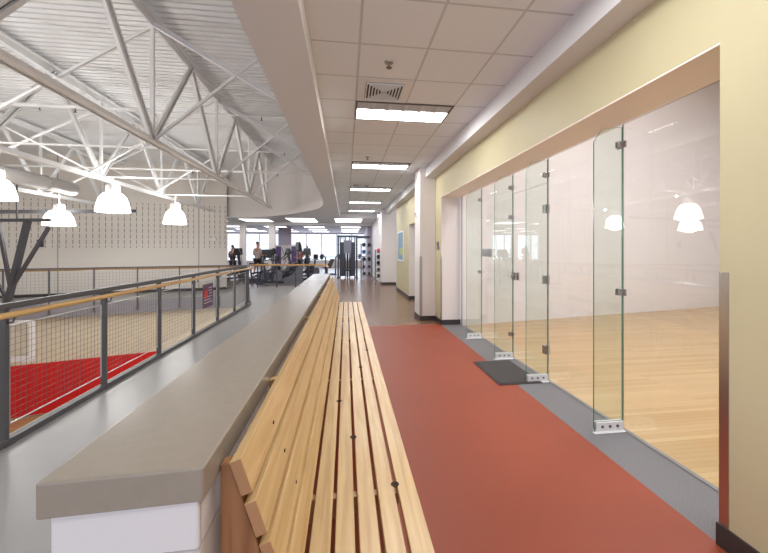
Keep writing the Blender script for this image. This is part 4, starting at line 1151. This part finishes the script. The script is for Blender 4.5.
def person(X, Y, Z, rz, shirt, bottom, lab, stride=0.18, arm=0.25):
    r = empty('person', (X, Y, Z), lab, 'person', rz=rz)
    # facing +y in local space
    J = {'pelvis': ((0, 0, 0.95), (0.14, 0.10)), 'belly': ((0, 0.01, 1.1), (0.125, 0.095)), 'chest': ((0, 0, 1.3), (0.15, 0.105)),
         'neck0': ((0, 0, 1.46), (0.055, 0.055)), 'neck1': ((0, 0.015, 1.53), (0.05, 0.05)), 'head0': ((0, 0.03, 1.60), (0.07, 0.085)), 'head1': ((0, 0.02, 1.68), (0.078, 0.095)), 'head2': ((0, 0.01, 1.745), (0.06, 0.07)),
         'nose': ((0, 0.13, 1.635), 0.012)}
    E = [('pelvis', 'belly'), ('belly', 'chest'), ('chest', 'neck0'), ('neck0', 'neck1'), ('neck1', 'head0'), ('head0', 'head1'), ('head1', 'head2'), ('head0', 'nose')]
    for s_, n in ((-1, 'l'), (1, 'r')):
        f = stride*s_
        J['sh'+n] = ((s_*0.18, 0, 1.40), 0.052); J['el'+n] = ((s_*0.24, -0.03-arm*0.1*s_, 1.13), 0.04)
        J['wr'+n] = ((s_*0.20, arm, 1.08), 0.027); J['ha'+n] = ((s_*0.19, arm+0.09, 1.09), (0.036, 0.018))
        E += [('chest', 'sh'+n), ('sh'+n, 'el'+n), ('el'+n, 'wr'+n), ('wr'+n, 'ha'+n)]
        for k in range(4):
            J['f%s%d' % (n, k)] = ((s_*0.19+(k-1.5)*0.02, arm+0.16-abs(k-1.3)*0.008, 1.075), 0.009); E.append(('ha'+n, 'f%s%d' % (n, k)))
        J['th'+n] = ((s_*0.19-s_*0.05, arm+0.09, 1.11), 0.010); E.append(('ha'+n, 'th'+n))
        J['hip'+n] = ((s_*0.09, 0, 0.88), (0.085, 0.085)); J['kn'+n] = ((s_*0.10, f*0.6+0.05, 0.50), 0.055)
        J['an'+n] = ((s_*0.10, f, 0.09), 0.035); J['to'+n] = ((s_*0.11, f+0.15, 0.035), (0.04, 0.03))
        E += [('pelvis', 'hip'+n), ('hip'+n, 'kn'+n), ('kn'+n, 'an'+n), ('an'+n, 'to'+n)]
    skin('body', J, E, M['skin'], r)
    sc = lambda k, f: (J[k][0], tuple(q*f for q in J[k][1]) if isinstance(J[k][1], tuple) else J[k][1]*f)
    JS = {'belly': sc('belly', 1.18), 'pelvis': ((0, 0, 0.97), (0.16, 0.12)), 'chest': sc('chest', 1.12), 'neck0': ((0, 0, 1.45), (0.075, 0.07)),
          'shl': sc('shl', 1.3), 'shr': sc('shr', 1.3)}
    for n in 'lr':
        a = Vector(J['sh'+n][0]); b = Vector(J['el'+n][0]); JS['m'+n] = (tuple(a.lerp(b, 0.7)), 0.06)
    skin('shirt', JS, [('belly', 'pelvis'), ('belly', 'chest'), ('chest', 'neck0'), ('chest', 'shl'), ('chest', 'shr'), ('shl', 'ml'), ('shr', 'mr')], shirt, r)
    JP = {'pelvis': ((0, 0, 0.94), (0.155, 0.12))}
    EP = []
    for n in 'lr':
        a = Vector(J['hip'+n][0]); b = Vector(J['kn'+n][0])
        JP['h'+n] = (tuple(a), 0.105); JP['k'+n] = (tuple(a.lerp(b, 0.9)), 0.085); EP += [('pelvis', 'h'+n), ('h'+n, 'k'+n)]
    skin('shorts', JP, EP, bottom, r)
    skin('hair', {'a': ((0, -0.015, 1.66), (0.082, 0.085)), 'b': ((0, 0.0, 1.745), (0.078, 0.088)), 'c': ((0, 0.03, 1.775), (0.05, 0.06))}, [('a', 'b'), ('b', 'c')], M['hair'], r)
    for n in 'lr':
        a = J['an'+n][0]; t_ = J['to'+n][0]
        skin('shoe', {'h': ((a[0], a[1]-0.03, 0.045), 0.045), 't': (t_, (0.048, 0.04))}, [('h', 't')], M['shoe'], r, 1)
    return r
person(pX, pY-0.1, 0.155, -0.5, M['shirt_grey'], M['shorts'], 'person in grey shirt and black shorts walking on the treadmill')
X, Y = ground(300.5, 21.9); person(X, Y, 0, 2.6, M['shirt_red'], M['shorts'], 'distant person in dull red top, left of the pair by the windows', 0.05)
X, Y = ground(307.2, 24.6); person(X, Y, 0, 2.9, M['shirt_white'], M['shorts'], 'distant person in white shirt, right of the pair by the windows', 0.05)
X, Y = ground(232.6, 19.9); person(X, Y, 0, -0.4, M['shirt_dark'], M['shorts'], 'distant person in dark top at the far left machines', 0.12)

# ================================================================== WORLD
w = bpy.data.worlds.new('world'); S.world = w; w.use_nodes = True
bg = w.node_tree.nodes['Background']; bg.inputs['Color'].default_value = (0.86, 0.92, 1.0, 1); bg.inputs['Strength'].default_value = 1.5
l = bpy.data.lights.new('daylight', 'AREA'); l.shape = 'RECTANGLE'; l.size = 15.2; l.size_y = 2.7; l.energy = 120; l.color = (0.84, 0.86, 1.0)
lo = bpy.data.objects.new('window_daylight', l); COL.objects.link(lo); lo.location = (-6.1, YB-0.4, 1.65); lo.rotation_euler = (PI/2, 0, 0)
# daylight entering through the window wall
l = bpy.data.lights.new('daylight', 'AREA'); l.shape = 'RECTANGLE'; l.size = 15; l.size_y = 2.4; l.energy = 270; l.color = (0.80, 0.88, 1.0)
lo = bpy.data.objects.new('window_daylight', l); COL.objects.link(lo); lo.location = (-6.2, 33.2, 1.8); lo.rotation_euler = (-PI/2, 0, 0)
